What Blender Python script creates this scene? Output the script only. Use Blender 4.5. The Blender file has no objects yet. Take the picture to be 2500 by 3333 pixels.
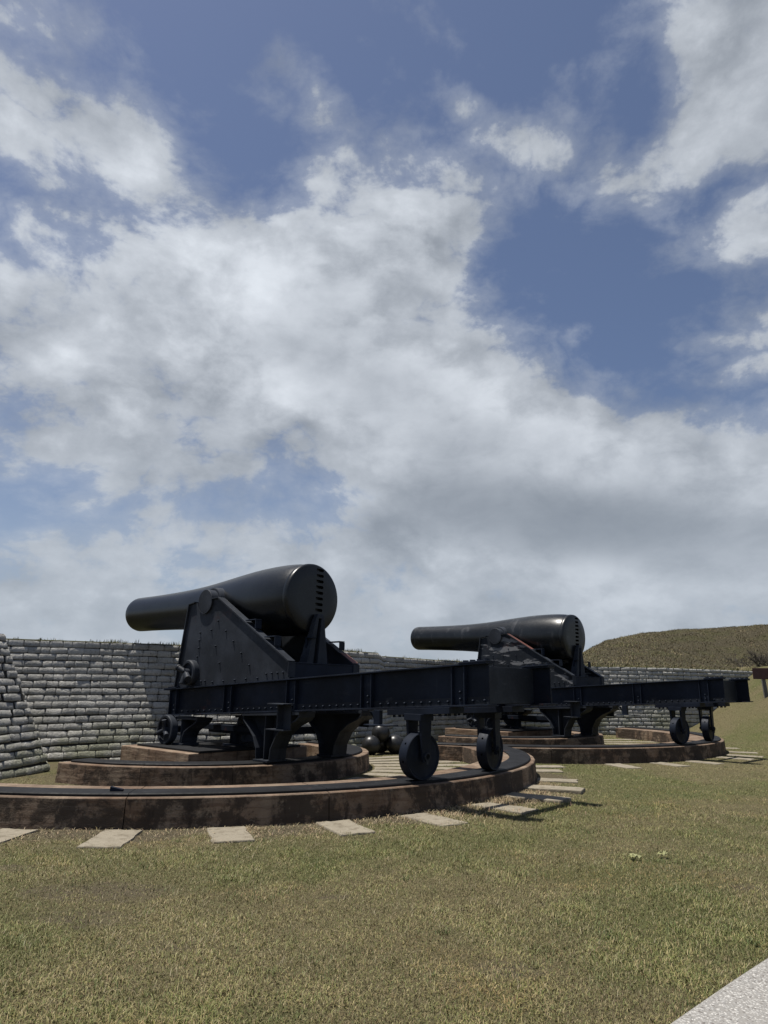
import bpy, bmesh, math, random
import numpy as np
from mathutils import Vector, Matrix
from math import radians as R, sin, cos, pi, sqrt, atan2

random.seed(7)
rng = np.random.default_rng(7)
SC = bpy.context.scene
COL = SC.collection

# ------------------------------------------------------------------ camera
F_PX, PITCH, ROLL, EYE = 2229.05, R(14.5234), R(-0.7766), 1.5
cam_d = bpy.data.cameras.new("camera")
cam_d.sensor_fit = 'HORIZONTAL'
cam_d.sensor_width = 36.0
cam_d.lens = F_PX / 2500 * 36.0
cam_d.clip_start = 0.05
cam_d.clip_end = 6000
cam = bpy.data.objects.new("camera", cam_d)
COL.objects.link(cam)
_r, _u = Vector((1, 0, 0)), Vector((0, -sin(PITCH), cos(PITCH)))
_ax = cos(ROLL) * _r - sin(ROLL) * _u
_ay = sin(ROLL) * _r + cos(ROLL) * _u
_az = _ax.cross(_ay)
cam.matrix_world = Matrix(((_ax.x, _ay.x, _az.x, 0), (_ax.y, _ay.y, _az.y, 0), (_ax.z, _ay.z, _az.z, EYE), (0, 0, 0, 1)))
SC.camera = cam


def photo_dir(px, py):
    """unit direction in which a feature of the real sky was seen from the fort"""
    a, b = (px - 1250) / F_PX, -(py - 1666.5) / F_PX
    v = a * _ax + b * _ay - _az
    return v.normalized()


# ------------------------------------------------------------------ render / exposure
SC.render.engine = 'CYCLES'
SC.cycles.use_denoising = True
SC.cycles.max_bounces = 6
SC.cycles.diffuse_bounces = 3
SC.cycles.glossy_bounces = 3
SC.cycles.transparent_max_bounces = 4
SC.view_settings.view_transform = 'Standard'
SC.view_settings.look = 'None'
SC.view_settings.gamma = 1.0
SC.view_settings.use_curve_mapping = False
SC.view_settings.exposure = 0.42

# ------------------------------------------------------------------ world: sky + clouds
SUN_DIR = Vector((-0.31, 0.05, 1.0)).normalized()
world = bpy.data.worlds.new("World")
SC.world = world
world.use_nodes = True
nt = world.node_tree
nt.nodes.clear()


class NG:
    """tiny helper for building node trees"""
    def __init__(s, tree):
        s.t = tree

    def new(s, kind, **kw):
        n = s.t.nodes.new(kind)
        for k, v in kw.items():
            setattr(n, k, v)
        return n

    def put(s, inp, v):
        if isinstance(v, bpy.types.NodeSocket):
            s.t.links.new(v, inp)
        elif v is not None:
            inp.default_value = v

    def m(s, op, a, b=None, c=None, clamp=False):
        n = s.new('ShaderNodeMath', operation=op)
        n.use_clamp = clamp
        for i, v in enumerate((a, b, c)):
            if v is not None:
                s.put(n.inputs[i], v)
        return n.outputs[0]

    def v(s, op, a, b=None, scale=None):
        n = s.new('ShaderNodeVectorMath', operation=op)
        s.put(n.inputs[0], a)
        if b is not None:
            s.put(n.inputs[1], b)
        if scale is not None:
            s.put(n.inputs['Scale'], scale)
        return n.outputs['Value'] if op in ('DOT_PRODUCT', 'LENGTH') else n.outputs[0]

    def noise(s, vec, scale, detail=5.0, rough=0.55, lac=2.0, dist=0.0, out='Fac', dims='3D'):
        n = s.new('ShaderNodeTexNoise')
        n.noise_dimensions = dims
        if vec is not None:
            s.put(n.inputs['Vector'], vec)
        s.put(n.inputs['Scale'], scale)
        s.put(n.inputs['Detail'], detail)
        s.put(n.inputs['Roughness'], rough)
        s.put(n.inputs['Lacunarity'], lac)
        s.put(n.inputs['Distortion'], dist)
        return n.outputs[out]

    def smooth(s, x, a, b, lo=0.0, hi=1.0):
        n = s.new('ShaderNodeMapRange')
        n.interpolation_type = 'SMOOTHSTEP'
        s.put(n.inputs[0], x)
        for i, v in enumerate((a, b, lo, hi)):
            s.put(n.inputs[1 + i], v)
        return n.outputs[0]

    def lin(s, x, a, b, lo=0.0, hi=1.0):
        n = s.new('ShaderNodeMapRange')
        s.put(n.inputs[0], x)
        for i, v in enumerate((a, b, lo, hi)):
            s.put(n.inputs[1 + i], v)
        return n.outputs[0]

    def mix(s, fac, a, b, blend='MIX'):
        n = s.new('ShaderNodeMix', data_type='RGBA')
        n.blend_type = blend
        s.put(n.inputs[0], fac)
        s.put(n.inputs[6], (*a, 1) if isinstance(a, tuple) and len(a) == 3 else a)
        s.put(n.inputs[7], (*b, 1) if isinstance(b, tuple) and len(b) == 3 else b)
        return n.outputs[2]


g = NG(nt)
sky = g.new('ShaderNodeTexSky')
sky.sky_type = 'NISHITA'
sky.sun_disc = False
sky.sun_elevation = math.asin(SUN_DIR.z)
sky.sun_rotation = atan2(SUN_DIR.x, SUN_DIR.y)
sky.altitude = 0
sky.air_density = 1.0
sky.dust_density = 0.8
sky.ozone_density = 4.0
tc = g.new('ShaderNodeTexCoord')
d = g.v('NORMALIZE', tc.outputs['Generated'])
sep = g.new('ShaderNodeSeparateXYZ')
g.put(sep.inputs[0], d)
dz = g.m('MAXIMUM', sep.outputs[2], 0.0)
P = g.v('MULTIPLY', d, (1.9, 1.9, 2.9))          # clouds a little flattened
warp = g.noise(P, 1.7, 3.0, 0.5, out='Color')
warp = g.v('SCALE', g.v('SUBTRACT', warp, (0.5, 0.5, 0.5)), scale=0.22)
PW = g.v('ADD', P, warp)


def blobs(items):
    """broad cloud banks and clear gaps, each a soft oval round a direction in the sky"""
    tot = None
    for (px, py, rx, ry, rot, w) in items:
        c = photo_dir(px, py)
        e1 = (photo_dir(px + 10 * cos(R(rot)), py + 10 * sin(R(rot))) - c).normalized()
        e2 = c.cross(e1).normalized()
        ax, ay = rx / F_PX, ry / F_PX
        a = g.v('DOT_PRODUCT', d, tuple(e1 / ax))
        b = g.v('DOT_PRODUCT', d, tuple(e2 / ay))
        f = g.v('DOT_PRODUCT', d, tuple(c))
        q = g.m('MULTIPLY_ADD', a, a, g.m('MULTIPLY', b, b))
        q = g.m('MULTIPLY_ADD', g.m('LESS_THAN', f, 0.0), 50.0, q)
        e = g.m('POWER', 2.71828, g.m('MULTIPLY', g.m('POWER', q, 1.4), -1.0))
        tot = g.m('MULTIPLY', e, w) if tot is None else g.m('MULTIPLY_ADD', e, w, tot)
    return tot


COVER = blobs([
    # clear sky
    (1250, 200, 1000, 380, 0, -.34), (1990, 880, 620, 230, 32, -.40), (640, 380, 330, 190, 35, -.22), (60, 700, 260, 130, 10, -.34), (400, 640, 230, 70, 25, -.22),
    # banks
    (150, 220, 340, 280, 25, .52), (430, 420, 170, 120, 40, .26),
    (640, 880, 520, 290, 18, .54), (1120, 1050, 480, 320, 30, .50), (1500, 1300, 520, 330, 35, .42), (1950, 1560, 640, 280, 12, .46),
    (2400, 1530, 360, 190, 0, .40), (450, 1300, 760, 260, 0, .46), (250, 1060, 330, 110, 10, .20), (900, 1560, 900, 260, 0, .10), (1250, 1960, 2300, 330, 0, .56),
    (2400, 290, 200, 230, -20, .54), (2460, 610, 200, 70, -10, -.26), (2130, 330, 110, 150, 0, -.20), (2140, 110, 190, 120, -20, .44), (2230, 500, 190, 110, -40, .34),
    (1190, 450, 230, 130, -20, .66), (1420, 660, 280, 160, -30, .66), (1650, 430, 160, 60, 30, .34), (1880, 540, 140, 220, -25, .34), (2080, 610, 170, 90, -20, .36), (970, 320, 130, 110, 20, .46), (960, 170, 120, 90, 0, .36),
    (2400, 740, 230, 130, -30, .52), (2080, 330, 60, 260, 0, -.2), (2300, 600, 160, 60, -20, -.16), (2430, 1110, 260, 160, 0, .60), (1020, 640, 170, 90, 30, .22), (2400, 920, 260, 70, 0, -.2),
    (800, 1640, 340, 60, 3, -.22), (200, 1660, 300, 60, 0, -.08), (520, 1080, 170, 60, 35, -.16), (2280, 1260, 140, 80, 30, -.2),
])
GREY = blobs([(1650, 1690, 560, 130, 3, .46), (1330, 1380, 380, 230, 25, .22), (2330, 1790, 520, 130, 3, .36), (1050, 1120, 330, 150, 20, .12), (1950, 1560, 560, 170, 5, .18), (2400, 1500, 300, 110, 0, .10), (2430, 1190, 240, 120, 0, .26), (400, 1560, 800, 260, 0, .16), (1250, 2050, 2000, 160, 0, .16), (2460, 420, 200, 120, 0, .15)])


def puff(vec, detail):
    """cumulus-like field: rounded billows on top of a broad noise"""
    base = g.noise(vec, 2.3, detail, 0.58)
    bil = g.noise(vec, 5.0, max(detail - 2, 2), 0.58)
    bil = g.m('ABSOLUTE', g.m('MULTIPLY_ADD', bil, 2.0, -1.0))           # 0 in the creases
    return g.m('MULTIPLY_ADD', bil, 0.44, base)


n_a = puff(PW, 11.0)
n_s = g.noise(PW, 3.6, 7.0, 0.55)
n_t = g.noise(g.v('ADD', PW, (-0.05, 0.0, 0.10)), 3.6, 7.0, 0.55)
n_u = g.noise(PW, 1.7, 3.0, 0.45)
n_v = g.noise(g.v('ADD', PW, (-0.08, 0.0, 0.22)), 1.7, 3.0, 0.45)
n_f = g.noise(P, 9.0, 8.0, 0.66)
fld = g.m('ADD', g.m('ADD', g.m('MULTIPLY_ADD', g.m('SUBTRACT', n_a, 0.585), 1.65, 0.46), g.m('MULTIPLY', g.m('SUBTRACT', n_f, 0.5), 0.32)), g.m('MULTIPLY', COVER, 0.82))
alpha = g.m('MAXIMUM', g.smooth(fld, 0.44, 0.78), g.m('MULTIPLY', g.smooth(fld, 0.18, 0.70), 0.42))
thick = g.smooth(fld, 0.75, 1.30)
light = g.m('MULTIPLY_ADD', g.m('SUBTRACT', n_s, n_t), 1.5, g.m('MULTIPLY_ADD', g.m('SUBTRACT', n_u, n_v), 1.25, 0.52), clamp=True)
CLOUD_HI = (12.8, 13.5, 14.4)
CLOUD_LO = (2.6, 3.0, 3.6)
grey = g.m('MULTIPLY', GREY, g.smooth(fld, 0.50, 0.95))
shade = g.m('MULTIPLY_ADD', light, 0.50, g.m('MULTIPLY_ADD', thick, 0.26, g.m('MULTIPLY', n_f, 0.24)))
shade = g.m('MULTIPLY', shade, g.smooth(grey, -0.05, 0.75, 1.0, 0.16), clamp=True)
ccol = g.mix(shade, CLOUD_LO, CLOUD_HI)
skyb = g.mix(1.0, sky.outputs[0], (1.12, 1.05, 1.10), 'MULTIPLY')
hz = g.smooth(dz, 0.0, 0.42, 1.0, 0.0)           # pale damp air low over the horizon
hazed = g.mix(g.m('MULTIPLY_ADD', hz, 0.54, 0.07), skyb, (5.6, 6.7, 8.2))
cl_haz = g.mix(g.m('MULTIPLY', hz, 0.45), ccol, (6.0, 6.9, 8.0))
final = g.mix(g.m('MULTIPLY', alpha, 0.95), hazed, cl_haz)
bg = g.new('ShaderNodeBackground')
g.put(bg.inputs[0], final)
bg.inputs[1].default_value = 0.054
wo = g.new('ShaderNodeOutputWorld')
nt.links.new(bg.outputs[0], wo.inputs[0])
world.cycles.sampling_method = 'MANUAL'
world.cycles.sample_map_resolution = 512

# ------------------------------------------------------------------ sun
sun_d = bpy.data.lights.new("sun", 'SUN')
sun_d.energy = 5.0
sun_d.angle = R(0.7)
sun_d.color = (1.0, 0.95, 0.87)
sun = bpy.data.objects.new("sun", sun_d)
COL.objects.link(sun)
sun.rotation_euler = SUN_DIR.to_track_quat('Z', 'Y').to_euler()
sun.location = (0, 0, 60)

# ------------------------------------------------------------------ materials


def material(name):
    m = bpy.data.materials.new(name)
    m.use_nodes = True
    m.node_tree.nodes.clear()
    k = NG(m.node_tree)
    out = k.new('ShaderNodeOutputMaterial')
    b = k.new('ShaderNodeBsdfPrincipled')
    m.node_tree.links.new(b.outputs[0], out.inputs[0])
    return m, k, b


def bump(k, b, h, strength=0.3, dist=0.02):
    n = k.new('ShaderNodeBump')
    n.inputs['Strength'].default_value = strength
    n.inputs['Distance'].default_value = dist
    k.put(n.inputs['Height'], h)
    k.put(b.inputs['Normal'], n.outputs[0])


def objcoord(k):
    return k.new('ShaderNodeTexCoord').outputs['Object']


def worldpos(k):
    return k.new('ShaderNodeNewGeometry').outputs['Position']


def iron(name, base, peel=0.0, rough=0.42, rust=0.0, stretch=(1, 1, 1), dust=0.25, spec=0.4, cut=0.565, grain=0.14, soft=0.035, vary=0.11):
    m, k, b = material(name)
    p = objcoord(k)
    big = k.noise(p, 1.3, 5, 0.6)
    fine = k.noise(p, 22, 4, 0.6)
    c = k.mix(k.smooth(big, 0.35, 0.7), tuple(x * 0.7 for x in base), tuple(x * 1.45 for x in base))
    # rubbed and chalky streaks
    ps = k.v('MULTIPLY', p, (3.2, 3.2, 9.0))
    st = k.noise(ps, 1.1, 6, 0.65, dist=0.4)
    c = k.mix(k.m('MULTIPLY', k.smooth(st, 0.60, 0.74), dust), c, (0.075, 0.08, 0.085))
    vert = k.noise(k.v('MULTIPLY', p, (9.0, 9.0, 1.1)), 1.6, 5, 0.65)
    c = k.mix(k.m('MULTIPLY', k.smooth(vert, 0.60, 0.75), dust * 0.8), c, (0.06, 0.065, 0.075))
    if peel > 0:
        pp = k.v('MULTIPLY', p, stretch)
        pn = k.noise(pp, 1.0, 7, 0.62, dist=0.3)
        mk = k.smooth(pn, cut, cut + soft)
        pc = k.mix(k.noise(p, 6, 3), (0.11, 0.115, 0.125), (0.20, 0.20, 0.205))
        c = k.mix(k.m('MULTIPLY', mk, peel), c, pc)
    if rust > 0:
        rn = k.noise(k.v('ADD', p, (7.3, 1.1, 4.7)), 2.6, 6, 0.65)
        c = k.mix(k.m('MULTIPLY', k.smooth(rn, 0.63, 0.72), rust), c, (0.10, 0.035, 0.025))
    k.put(b.inputs['Base Color'], c)
    k.put(b.inputs['Roughness'], k.lin(fine, 0.3, 0.7, rough - vary * 0.6, rough + vary))
    b.inputs['Specular IOR Level'].default_value = spec
    bump(k, b, k.m('ADD', fine, k.m('MULTIPLY', st, 0.6)), grain, 0.006)
    return m


IRON = iron("black_painted_iron", (0.0100, 0.0140, 0.0240), rust=0.3, dust=0.20, rough=0.52, spec=0.13)
IRON_PLATE = iron("dark_grey_painted_plate", (0.0250, 0.0290, 0.0370), dust=0.30, rust=0.12, rough=0.55, spec=0.14)
IRON_GUN = iron("black_painted_gun_iron", (0.0065, 0.0078, 0.0095), rough=0.30, dust=0.10, spec=0.36, grain=0.02, vary=0.05)
IRON_GUN_WORN = iron("worn_black_gun_iron", (0.0075, 0.009, 0.0105), rough=0.31, spec=0.36, dust=0.28, vary=0.06, grain=0.02, peel=0.20, soft=0.12, stretch=(3.0, 2.0, 1.2))
IRON_PEEL = iron("peeling_black_paint", (0.012, 0.015, 0.020), rough=0.55, spec=0.16, dust=0.4, peel=0.95, stretch=(1.5, 1.5, 8.0), rust=0.2, cut=0.525, soft=0.05)
IRON_WORN = iron("worn_grey_black_iron", (0.017, 0.020, 0.026), rough=0.6, dust=0.7, rust=0.35, spec=0.14)
IRON_RAIL = iron("dark_rail_iron", (0.010, 0.0105, 0.012), rough=0.6, dust=0.35, rust=0.35, spec=0.16)
IRON_RUST = iron("rusty_red_iron", (0.11, 0.042, 0.034), rough=0.65, dust=0.5)
BALL = iron("pitted_iron_ball", (0.016, 0.016, 0.016), rough=0.33, dust=0.4)


def concrete(name, dirt):
    m, k, b = material(name)
    p = worldpos(k)
    n1 = k.noise(p, 1.6, 6, 0.6)
    n2 = k.noise(p, 5.5, 8, 0.65)
    n3 = k.noise(k.v('MULTIPLY', p, (2.2, 2.2, 16.0)), 1.0, 5, 0.6)     # board marks
    n4 = k.noise(p, 60, 3, 0.6)
    geo = k.new('ShaderNodeNewGeometry')
    sn = k.new('ShaderNodeSeparateXYZ')
    k.put(sn.inputs[0], geo.outputs['True Normal'])
    side = k.smooth(sn.outputs[2], 0.75, 0.35)                          # lichen keeps to the upright faces
    c = k.mix(k.smooth(n1, 0.35, 0.65), (0.150, 0.099, 0.065), (0.245, 0.188, 0.136))
    c = k.mix(k.smooth(n2, 0.42, 0.62), c, (0.20, 0.145, 0.105))
    c = k.mix(k.m('MULTIPLY', k.smooth(n3, 0.45, 0.6), 0.55), c, (0.085, 0.048, 0.030))
    # black lichen and soot staining with ragged edges
    sm = k.noise(k.v('ADD', p, (3.1, 0.7, 9.2)), 2.1, 11, 0.74, dist=0.2)
    stain = k.m('MULTIPLY', k.smooth(sm, 0.53 - dirt, 0.63 - dirt), k.m('MULTIPLY_ADD', side, 0.6, 0.4))
    c = k.mix(k.m('MULTIPLY', stain, 0.86), c, k.mix(n2, (0.020, 0.016, 0.013), (0.052, 0.038, 0.029)))
    drip = k.noise(k.v('MULTIPLY', p, (9, 9, 1.4)), 1.0, 6, 0.65)
    c = k.mix(k.m('MULTIPLY', k.smooth(drip, 0.54, 0.66), k.m('MULTIPLY', side, 0.6)), c, (0.028, 0.021, 0.017))
    c = k.mix(k.m('MULTIPLY', k.smooth(k.noise(p, 16, 7, 0.7), 0.60, 0.68), 0.4), c, (0.24, 0.20, 0.155))
    c = k.mix(k.m('MULTIPLY', k.smooth(k.noise(p, 11, 7, 0.7), 0.60, 0.66), 0.5), c, (0.05, 0.036, 0.028))
    k.put(b.inputs['Base Color'], c)
    b.inputs['Roughness'].default_value = 0.9
    b.inputs['Specular IOR Level'].default_value = 0.25
    bump(k, b, k.m('ADD', k.m('MULTIPLY', n3, 0.7), k.m('ADD', n2, k.m('MULTIPLY', n4, 0.35))), 0.6, 0.025)
    return m


CONC_DARK = concrete("stained_brown_concrete", 0.105)
CONC_MID = concrete("weathered_brown_concrete", 0.075)
CONC_LIGHT = concrete("ochre_concrete", -0.03)


def slab_mat():
    m, k, b = material("pale_weathered_slab")
    p = worldpos(k)
    n1 = k.noise(p, 3.5, 7, 0.65)
    n2 = k.noise(p, 40, 4, 0.6)
    c = k.mix(n1, (0.135, 0.115, 0.08), (0.265, 0.235, 0.18))
    c = k.mix(k.m('MULTIPLY', k.smooth(k.noise(p, 8, 6, 0.7), 0.50, 0.62), 0.65), c, (0.105, 0.085, 0.055))
    c = k.mix(k.m('MULTIPLY', k.smooth(n2, 0.55, 0.75), 0.35), c, (0.40, 0.37, 0.31))
    k.put(b.inputs['Base Color'], c)
    b.inputs['Roughness'].default_value = 0.92
    bump(k, b, k.m('ADD', n1, k.m('MULTIPLY', n2, 0.5)), 0.6, 0.015)
    return m


SLAB = slab_mat()


def stone_mat():
    m, k, b = material("grey_cast_stone")
    p = worldpos(k)
    oi = k.new('ShaderNodeObjectInfo')
    at = k.new('ShaderNodeAttribute')
    at.attribute_name = 'tone'
    tone = k.m('FRACT', k.m('ADD', k.m('MULTIPLY', oi.outputs['Random'], 1.0), at.outputs['Fac']))
    n1 = k.noise(p, 4.0, 7, 0.65)
    n2 = k.noise(p, 26, 6, 0.68)
    c = k.mix(tone, (0.31, 0.305, 0.285), (0.45, 0.44, 0.41))
    c = k.mix(k.m('MULTIPLY', k.smooth(n1, 0.42, 0.66), 0.6), c, (0.27, 0.262, 0.24))
    c = k.mix(k.m('MULTIPLY', k.smooth(n2, 0.52, 0.68), 0.4), c, (0.60, 0.585, 0.55))
    c = k.mix(k.m('MULTIPLY', k.smooth(n2, 0.46, 0.34), 0.6), c, (0.12, 0.117, 0.108))
    # yellow-green lichen on the lowest courses
    sp = k.new('ShaderNodeSeparateXYZ')
    k.put(sp.inputs[0], p)
    lich = k.m('MULTIPLY', k.smooth(k.noise(p, 1.4, 5, 0.6), 0.42, 0.62), k.smooth(sp.outputs[2], 1.2, 0.3))
    c = k.mix(k.m('MULTIPLY', lich, 0.6), c, (0.20, 0.205, 0.12))
    k.put(b.inputs['Base Color'], c)
    b.inputs['Roughness'].default_value = 0.95
    b.inputs['Specular IOR Level'].default_value = 0.2
    bump(k, b, k.m('ADD', k.m('MULTIPLY', n1, 0.8), k.m('MULTIPLY', n2, 1.2)), 0.8, 0.03)
    return m


STONE = stone_mat()


def plain(name, col, rough=0.9, scale=8, var=0.4):
    m, k, b = material(name)
    n = k.noise(worldpos(k), scale, 5, 0.6)
    k.put(b.inputs['Base Color'], k.mix(n, tuple(x * (1 - var) for x in col), tuple(x * (1 + var) for x in col)))
    b.inputs['Roughness'].default_value = rough
    bump(k, b, n, 0.4, 0.02)
    return m


MORTAR = plain("dark_earth_joint", (0.035, 0.032, 0.027))
SIGN_RED = plain("brown_red_sign_paint", (0.060, 0.022, 0.020), 0.6, 14, 0.3)
POST_GREY = plain("weathered_grey_post", (0.10, 0.095, 0.085), 0.85, 10, 0.35)
TWIG = plain("dark_dry_twig", (0.045, 0.038, 0.030), 0.9, 5, 0.4)


def ground_mat(name, hill=False):
    m, k, b = material(name)
    p = worldpos(k)
    ag = k.new('ShaderNodeAttribute')
    ag.attribute_name = 'green'
    ad = k.new('ShaderNodeAttribute')
    ad.attribute_name = 'dirt'
    n1 = k.noise(p, 0.55, 6, 0.6)
    n2 = k.noise(p, 9.0, 7, 0.7)
    n3 = k.noise(p, 55.0, 5, 0.7)
    if hill:
        dry = k.mix(n2, (0.046, 0.039, 0.027), (0.096, 0.081, 0.055))
        grn = k.mix(n2, (0.042, 0.046, 0.019), (0.090, 0.088, 0.040))
        gm = k.m('ADD', k.m('MULTIPLY', k.smooth(n1, 0.46, 0.66), 0.65), ag.outputs['Fac'], clamp=True)
    else:
        dry = k.mix(n2, (0.080, 0.068, 0.037), (0.150, 0.128, 0.072))
        grn = k.mix(n2, (0.052, 0.060, 0.021), (0.102, 0.106, 0.043))
        gm = k.m('ADD', k.m('MULTIPLY', k.smooth(n1, 0.40, 0.68), 0.5), k.m('SUBTRACT', ag.outputs['Fac'], 0.25), clamp=True)
    c = k.mix(gm, dry, grn)
    soil = k.mix(n3, (0.046, 0.037, 0.025), (0.135, 0.112, 0.078))
    c = k.mix(k.smooth(k.m('ADD', ad.outputs['Fac'], k.m('MULTIPLY', k.m('SUBTRACT', n2, 0.5), 0.9)), 0.35, 0.65), c, soil)
    n4 = k.noise(k.v('MULTIPLY', p, (1.0, 1.0, 0.4)), 190.0, 4, 0.7, dist=1.5)
    c = k.mix(k.m('MULTIPLY', k.smooth(n4, 0.50, 0.66), 0.55), c, (0.19, 0.172, 0.092))
    c = k.mix(k.m('MULTIPLY', k.smooth(n4, 0.48, 0.36), 0.6), c, (0.034, 0.036, 0.015))
    c = k.mix(k.m('MULTIPLY', k.smooth(n3, 0.60, 0.75), 0.35), c, (0.26, 0.225, 0.14))
    c = k.mix(k.m('MULTIPLY', k.smooth(n3, 0.42, 0.28), 0.7), c, (0.032, 0.032, 0.016))
    k.put(b.inputs['Base Color'], c)
    b.inputs['Roughness'].default_value = 1.0
    b.inputs['Specular IOR Level'].default_value = 0.1
    bump(k, b, k.m('ADD', n3, k.m('MULTIPLY', n2, 1.2 if hill else 0.9)), 0.9, 0.10 if hill else 0.035)
    return m


GROUND_M = ground_mat("dry_lawn_ground")
HILL_M = ground_mat("dry_grass_bank", True)


def blade_mat():
    m, k, b = material("grass_blade")
    at = k.new('ShaderNodeAttribute')
    at.attribute_name = 'tint'
    k.put(b.inputs['Base Color'], at.outputs['Color'])
    b.inputs['Roughness'].default_value = 0.6
    b.inputs['Specular IOR Level'].default_value = 0.25
    b.inputs['Subsurface Weight'].default_value = 0.0
    return m


BLADE = blade_mat()


def path_mat():
    m, k, b = material("exposed_aggregate_path")
    p = worldpos(k)
    v = k.new('ShaderNodeTexVoronoi')
    k.put(v.inputs['Vector'], k.v('ADD', p, k.v('SCALE', k.noise(p, 30, 2, out='Color'), scale=0.02)))
    v.inputs['Scale'].default_value = 75
    sv = k.new('ShaderNodeSeparateColor')
    k.put(sv.inputs[0], v.outputs['Color'])
    c = k.mix(sv.outputs[0], (0.22, 0.215, 0.205), (0.52, 0.505, 0.475))
    c = k.mix(k.smooth(sv.outputs[1], 0.82, 0.9), c, (0.12, 0.105, 0.095))
    c = k.mix(k.smooth(v.outputs['Distance'], 0.38, 0.62), c, (0.20, 0.19, 0.175))
    c = k.mix(k.m('MULTIPLY', k.noise(p, 3, 5, 0.6), 0.35), c, (0.23, 0.225, 0.21))
    k.put(b.inputs['Base Color'], c)
    b.inputs['Roughness'].default_value = 0.85
    bump(k, b, k.smooth(v.outputs['Distance'], 0.7, 0.1), 0.8, 0.006)
    return m


PATH_M = path_mat()

# ------------------------------------------------------------------ object helpers


class MB:
    def __init__(s):
        s.v, s.f, s.sm = [], [], []

    def add(s, vs, fs, smooth=False):
        o = len(s.v)
        s.v += [tuple(v) for v in vs]
        s.f += [tuple(i + o for i in f) for f in fs]
        s.sm += [smooth] * len(fs)
        return s

    def box(s, a, b, mat=None):
        x0, y0, z0 = a
        x1, y1, z1 = b
        vs = [(x0, y0, z0), (x1, y0, z0), (x1, y1, z0), (x0, y1, z0), (x0, y0, z1), (x1, y0, z1), (x1, y1, z1), (x0, y1, z1)]
        if mat is not None:
            vs = [mat @ Vector(v) for v in vs]
        return s.add(vs, [(0, 3, 2, 1), (4, 5, 6, 7), (0, 1, 5, 4), (1, 2, 6, 5), (2, 3, 7, 6), (3, 0, 4, 7)])

    def hexa(s, lo, hi):
        """two quads (4 pts each, same order) joined"""
        return s.add(list(lo) + list(hi), [(0, 3, 2, 1), (4, 5, 6, 7), (0, 1, 5, 4), (1, 2, 6, 5), (2, 3, 7, 6), (3, 0, 4, 7)])

    def prism(s, pts, y0, y1):
        """outline in x,z extruded along y"""
        n = len(pts)
        vs = [(p[0], y0, p[1]) for p in pts] + [(p[0], y1, p[1]) for p in pts]
        fs = [tuple(range(n)), tuple(range(2 * n - 1, n - 1, -1))]
        fs += [(i, i + n, (i + 1) % n + n, (i + 1) % n) for i in range(n)]
        return s.add(vs, fs)

    def strip(s, line, y0, y1, t):
        """plate of thickness t that follows a line in x,z (to its left side), spanning y0..y1"""
        n = len(line)
        off = []
        for i in range(n):
            a = Vector(line[max(i - 1, 0)])
            b = Vector(line[min(i + 1, n - 1)])
            dd = (b - a).normalized()
            off.append((line[i][0] - dd.y * t, line[i][1] + dd.x * t))
        poly = list(line) + off[::-1]
        for i in range(n - 1):
            q = [line[i], line[i + 1], off[i + 1], off[i]]
            vs = [(p[0], y0, p[1]) for p in q] + [(p[0], y1, p[1]) for p in q]
            fs = [(0, 1, 2, 3), (7, 6, 5, 4), (0, 4, 5, 1), (2, 6, 7, 3)]
            if i == 0:
                fs.append((3, 7, 4, 0))
            if i == n - 2:
                fs.append((1, 5, 6, 2))
            s.add(vs, fs)
        return s

    def lathe(s, prof, mat, seg=64, smooth=True, cap=True):
        """prof: list of (t along local x, radius); revolved about local x"""
        vs, fs = [], []
        n = len(prof)
        for (t, r) in prof:
            for j in range(seg):
                a = 2 * pi * j / seg
                vs.append(mat @ Vector((t, r * cos(a), r * sin(a))))
        for i in range(n - 1):
            for j in range(seg):
                k = (j + 1) % seg
                fs.append((i * seg + j, i * seg + k, (i + 1) * seg + k, (i + 1) * seg + j))
        s.add(vs, fs, smooth)
        if cap:
            s.add([vs[j] for j in range(seg)], [tuple(range(seg))[::-1]])
            s.add([vs[(n - 1) * seg + j] for j in range(seg)], [tuple(range(seg))])
        return s

    def cyl(s, p0, p1, r0, r1=None, seg=20, smooth=True):
        p0, p1 = Vector(p0), Vector(p1)
        r1 = r0 if r1 is None else r1
        dd = p1 - p0
        q = dd.to_track_quat('X', 'Z').to_matrix().to_4x4()
        q.translation = p0
        return s.lathe([(0, r0), (dd.length, r1)], q, seg, smooth)

    def build(s, name, mat, parent=None, bevel=0.0, loc=None, merge=False):
        me = bpy.data.meshes.new(name)
        me.from_pydata(s.v, [], s.f)
        me.polygons.foreach_set('use_smooth', s.sm)
        bm = bmesh.new()
        bm.from_mesh(me)
        if merge:
            bmesh.ops.remove_doubles(bm, verts=bm.verts, dist=1e-5)
        bmesh.ops.recalc_face_normals(bm, faces=bm.faces)
        bm.to_mesh(me)
        bm.free()
        me.materials.append(mat)
        o = bpy.data.objects.new(name, me)
        COL.objects.link(o)
        if parent is not None:
            o.parent = parent
        if loc is not None:
            o.location = loc
        if bevel > 0:
            bv = o.modifiers.new('edge', 'BEVEL')
            bv.width = bevel
            bv.segments = 2
            bv.limit_method = 'ANGLE'
            bv.angle_limit = R(40)
        return o


def empty(name, label, cat, loc=(0, 0, 0), rz=0.0, group=None):
    o = bpy.data.objects.new(name, None)
    COL.objects.link(o)
    o.location = loc
    o.rotation_euler = (0, 0, rz)
    tag(o, label, cat, group)
    return o


def tag(o, label, cat, group=None):
    o['label'] = label
    o['category'] = cat
    o['kind'] = 'thing'
    if group:
        o['group'] = group
    return o


def kids(o):
    return [c for c in bpy.data.objects if c.parent == o]


# ------------------------------------------------------------------ noise on the CPU (placing things)
_LAT = rng.random((256, 256))


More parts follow.
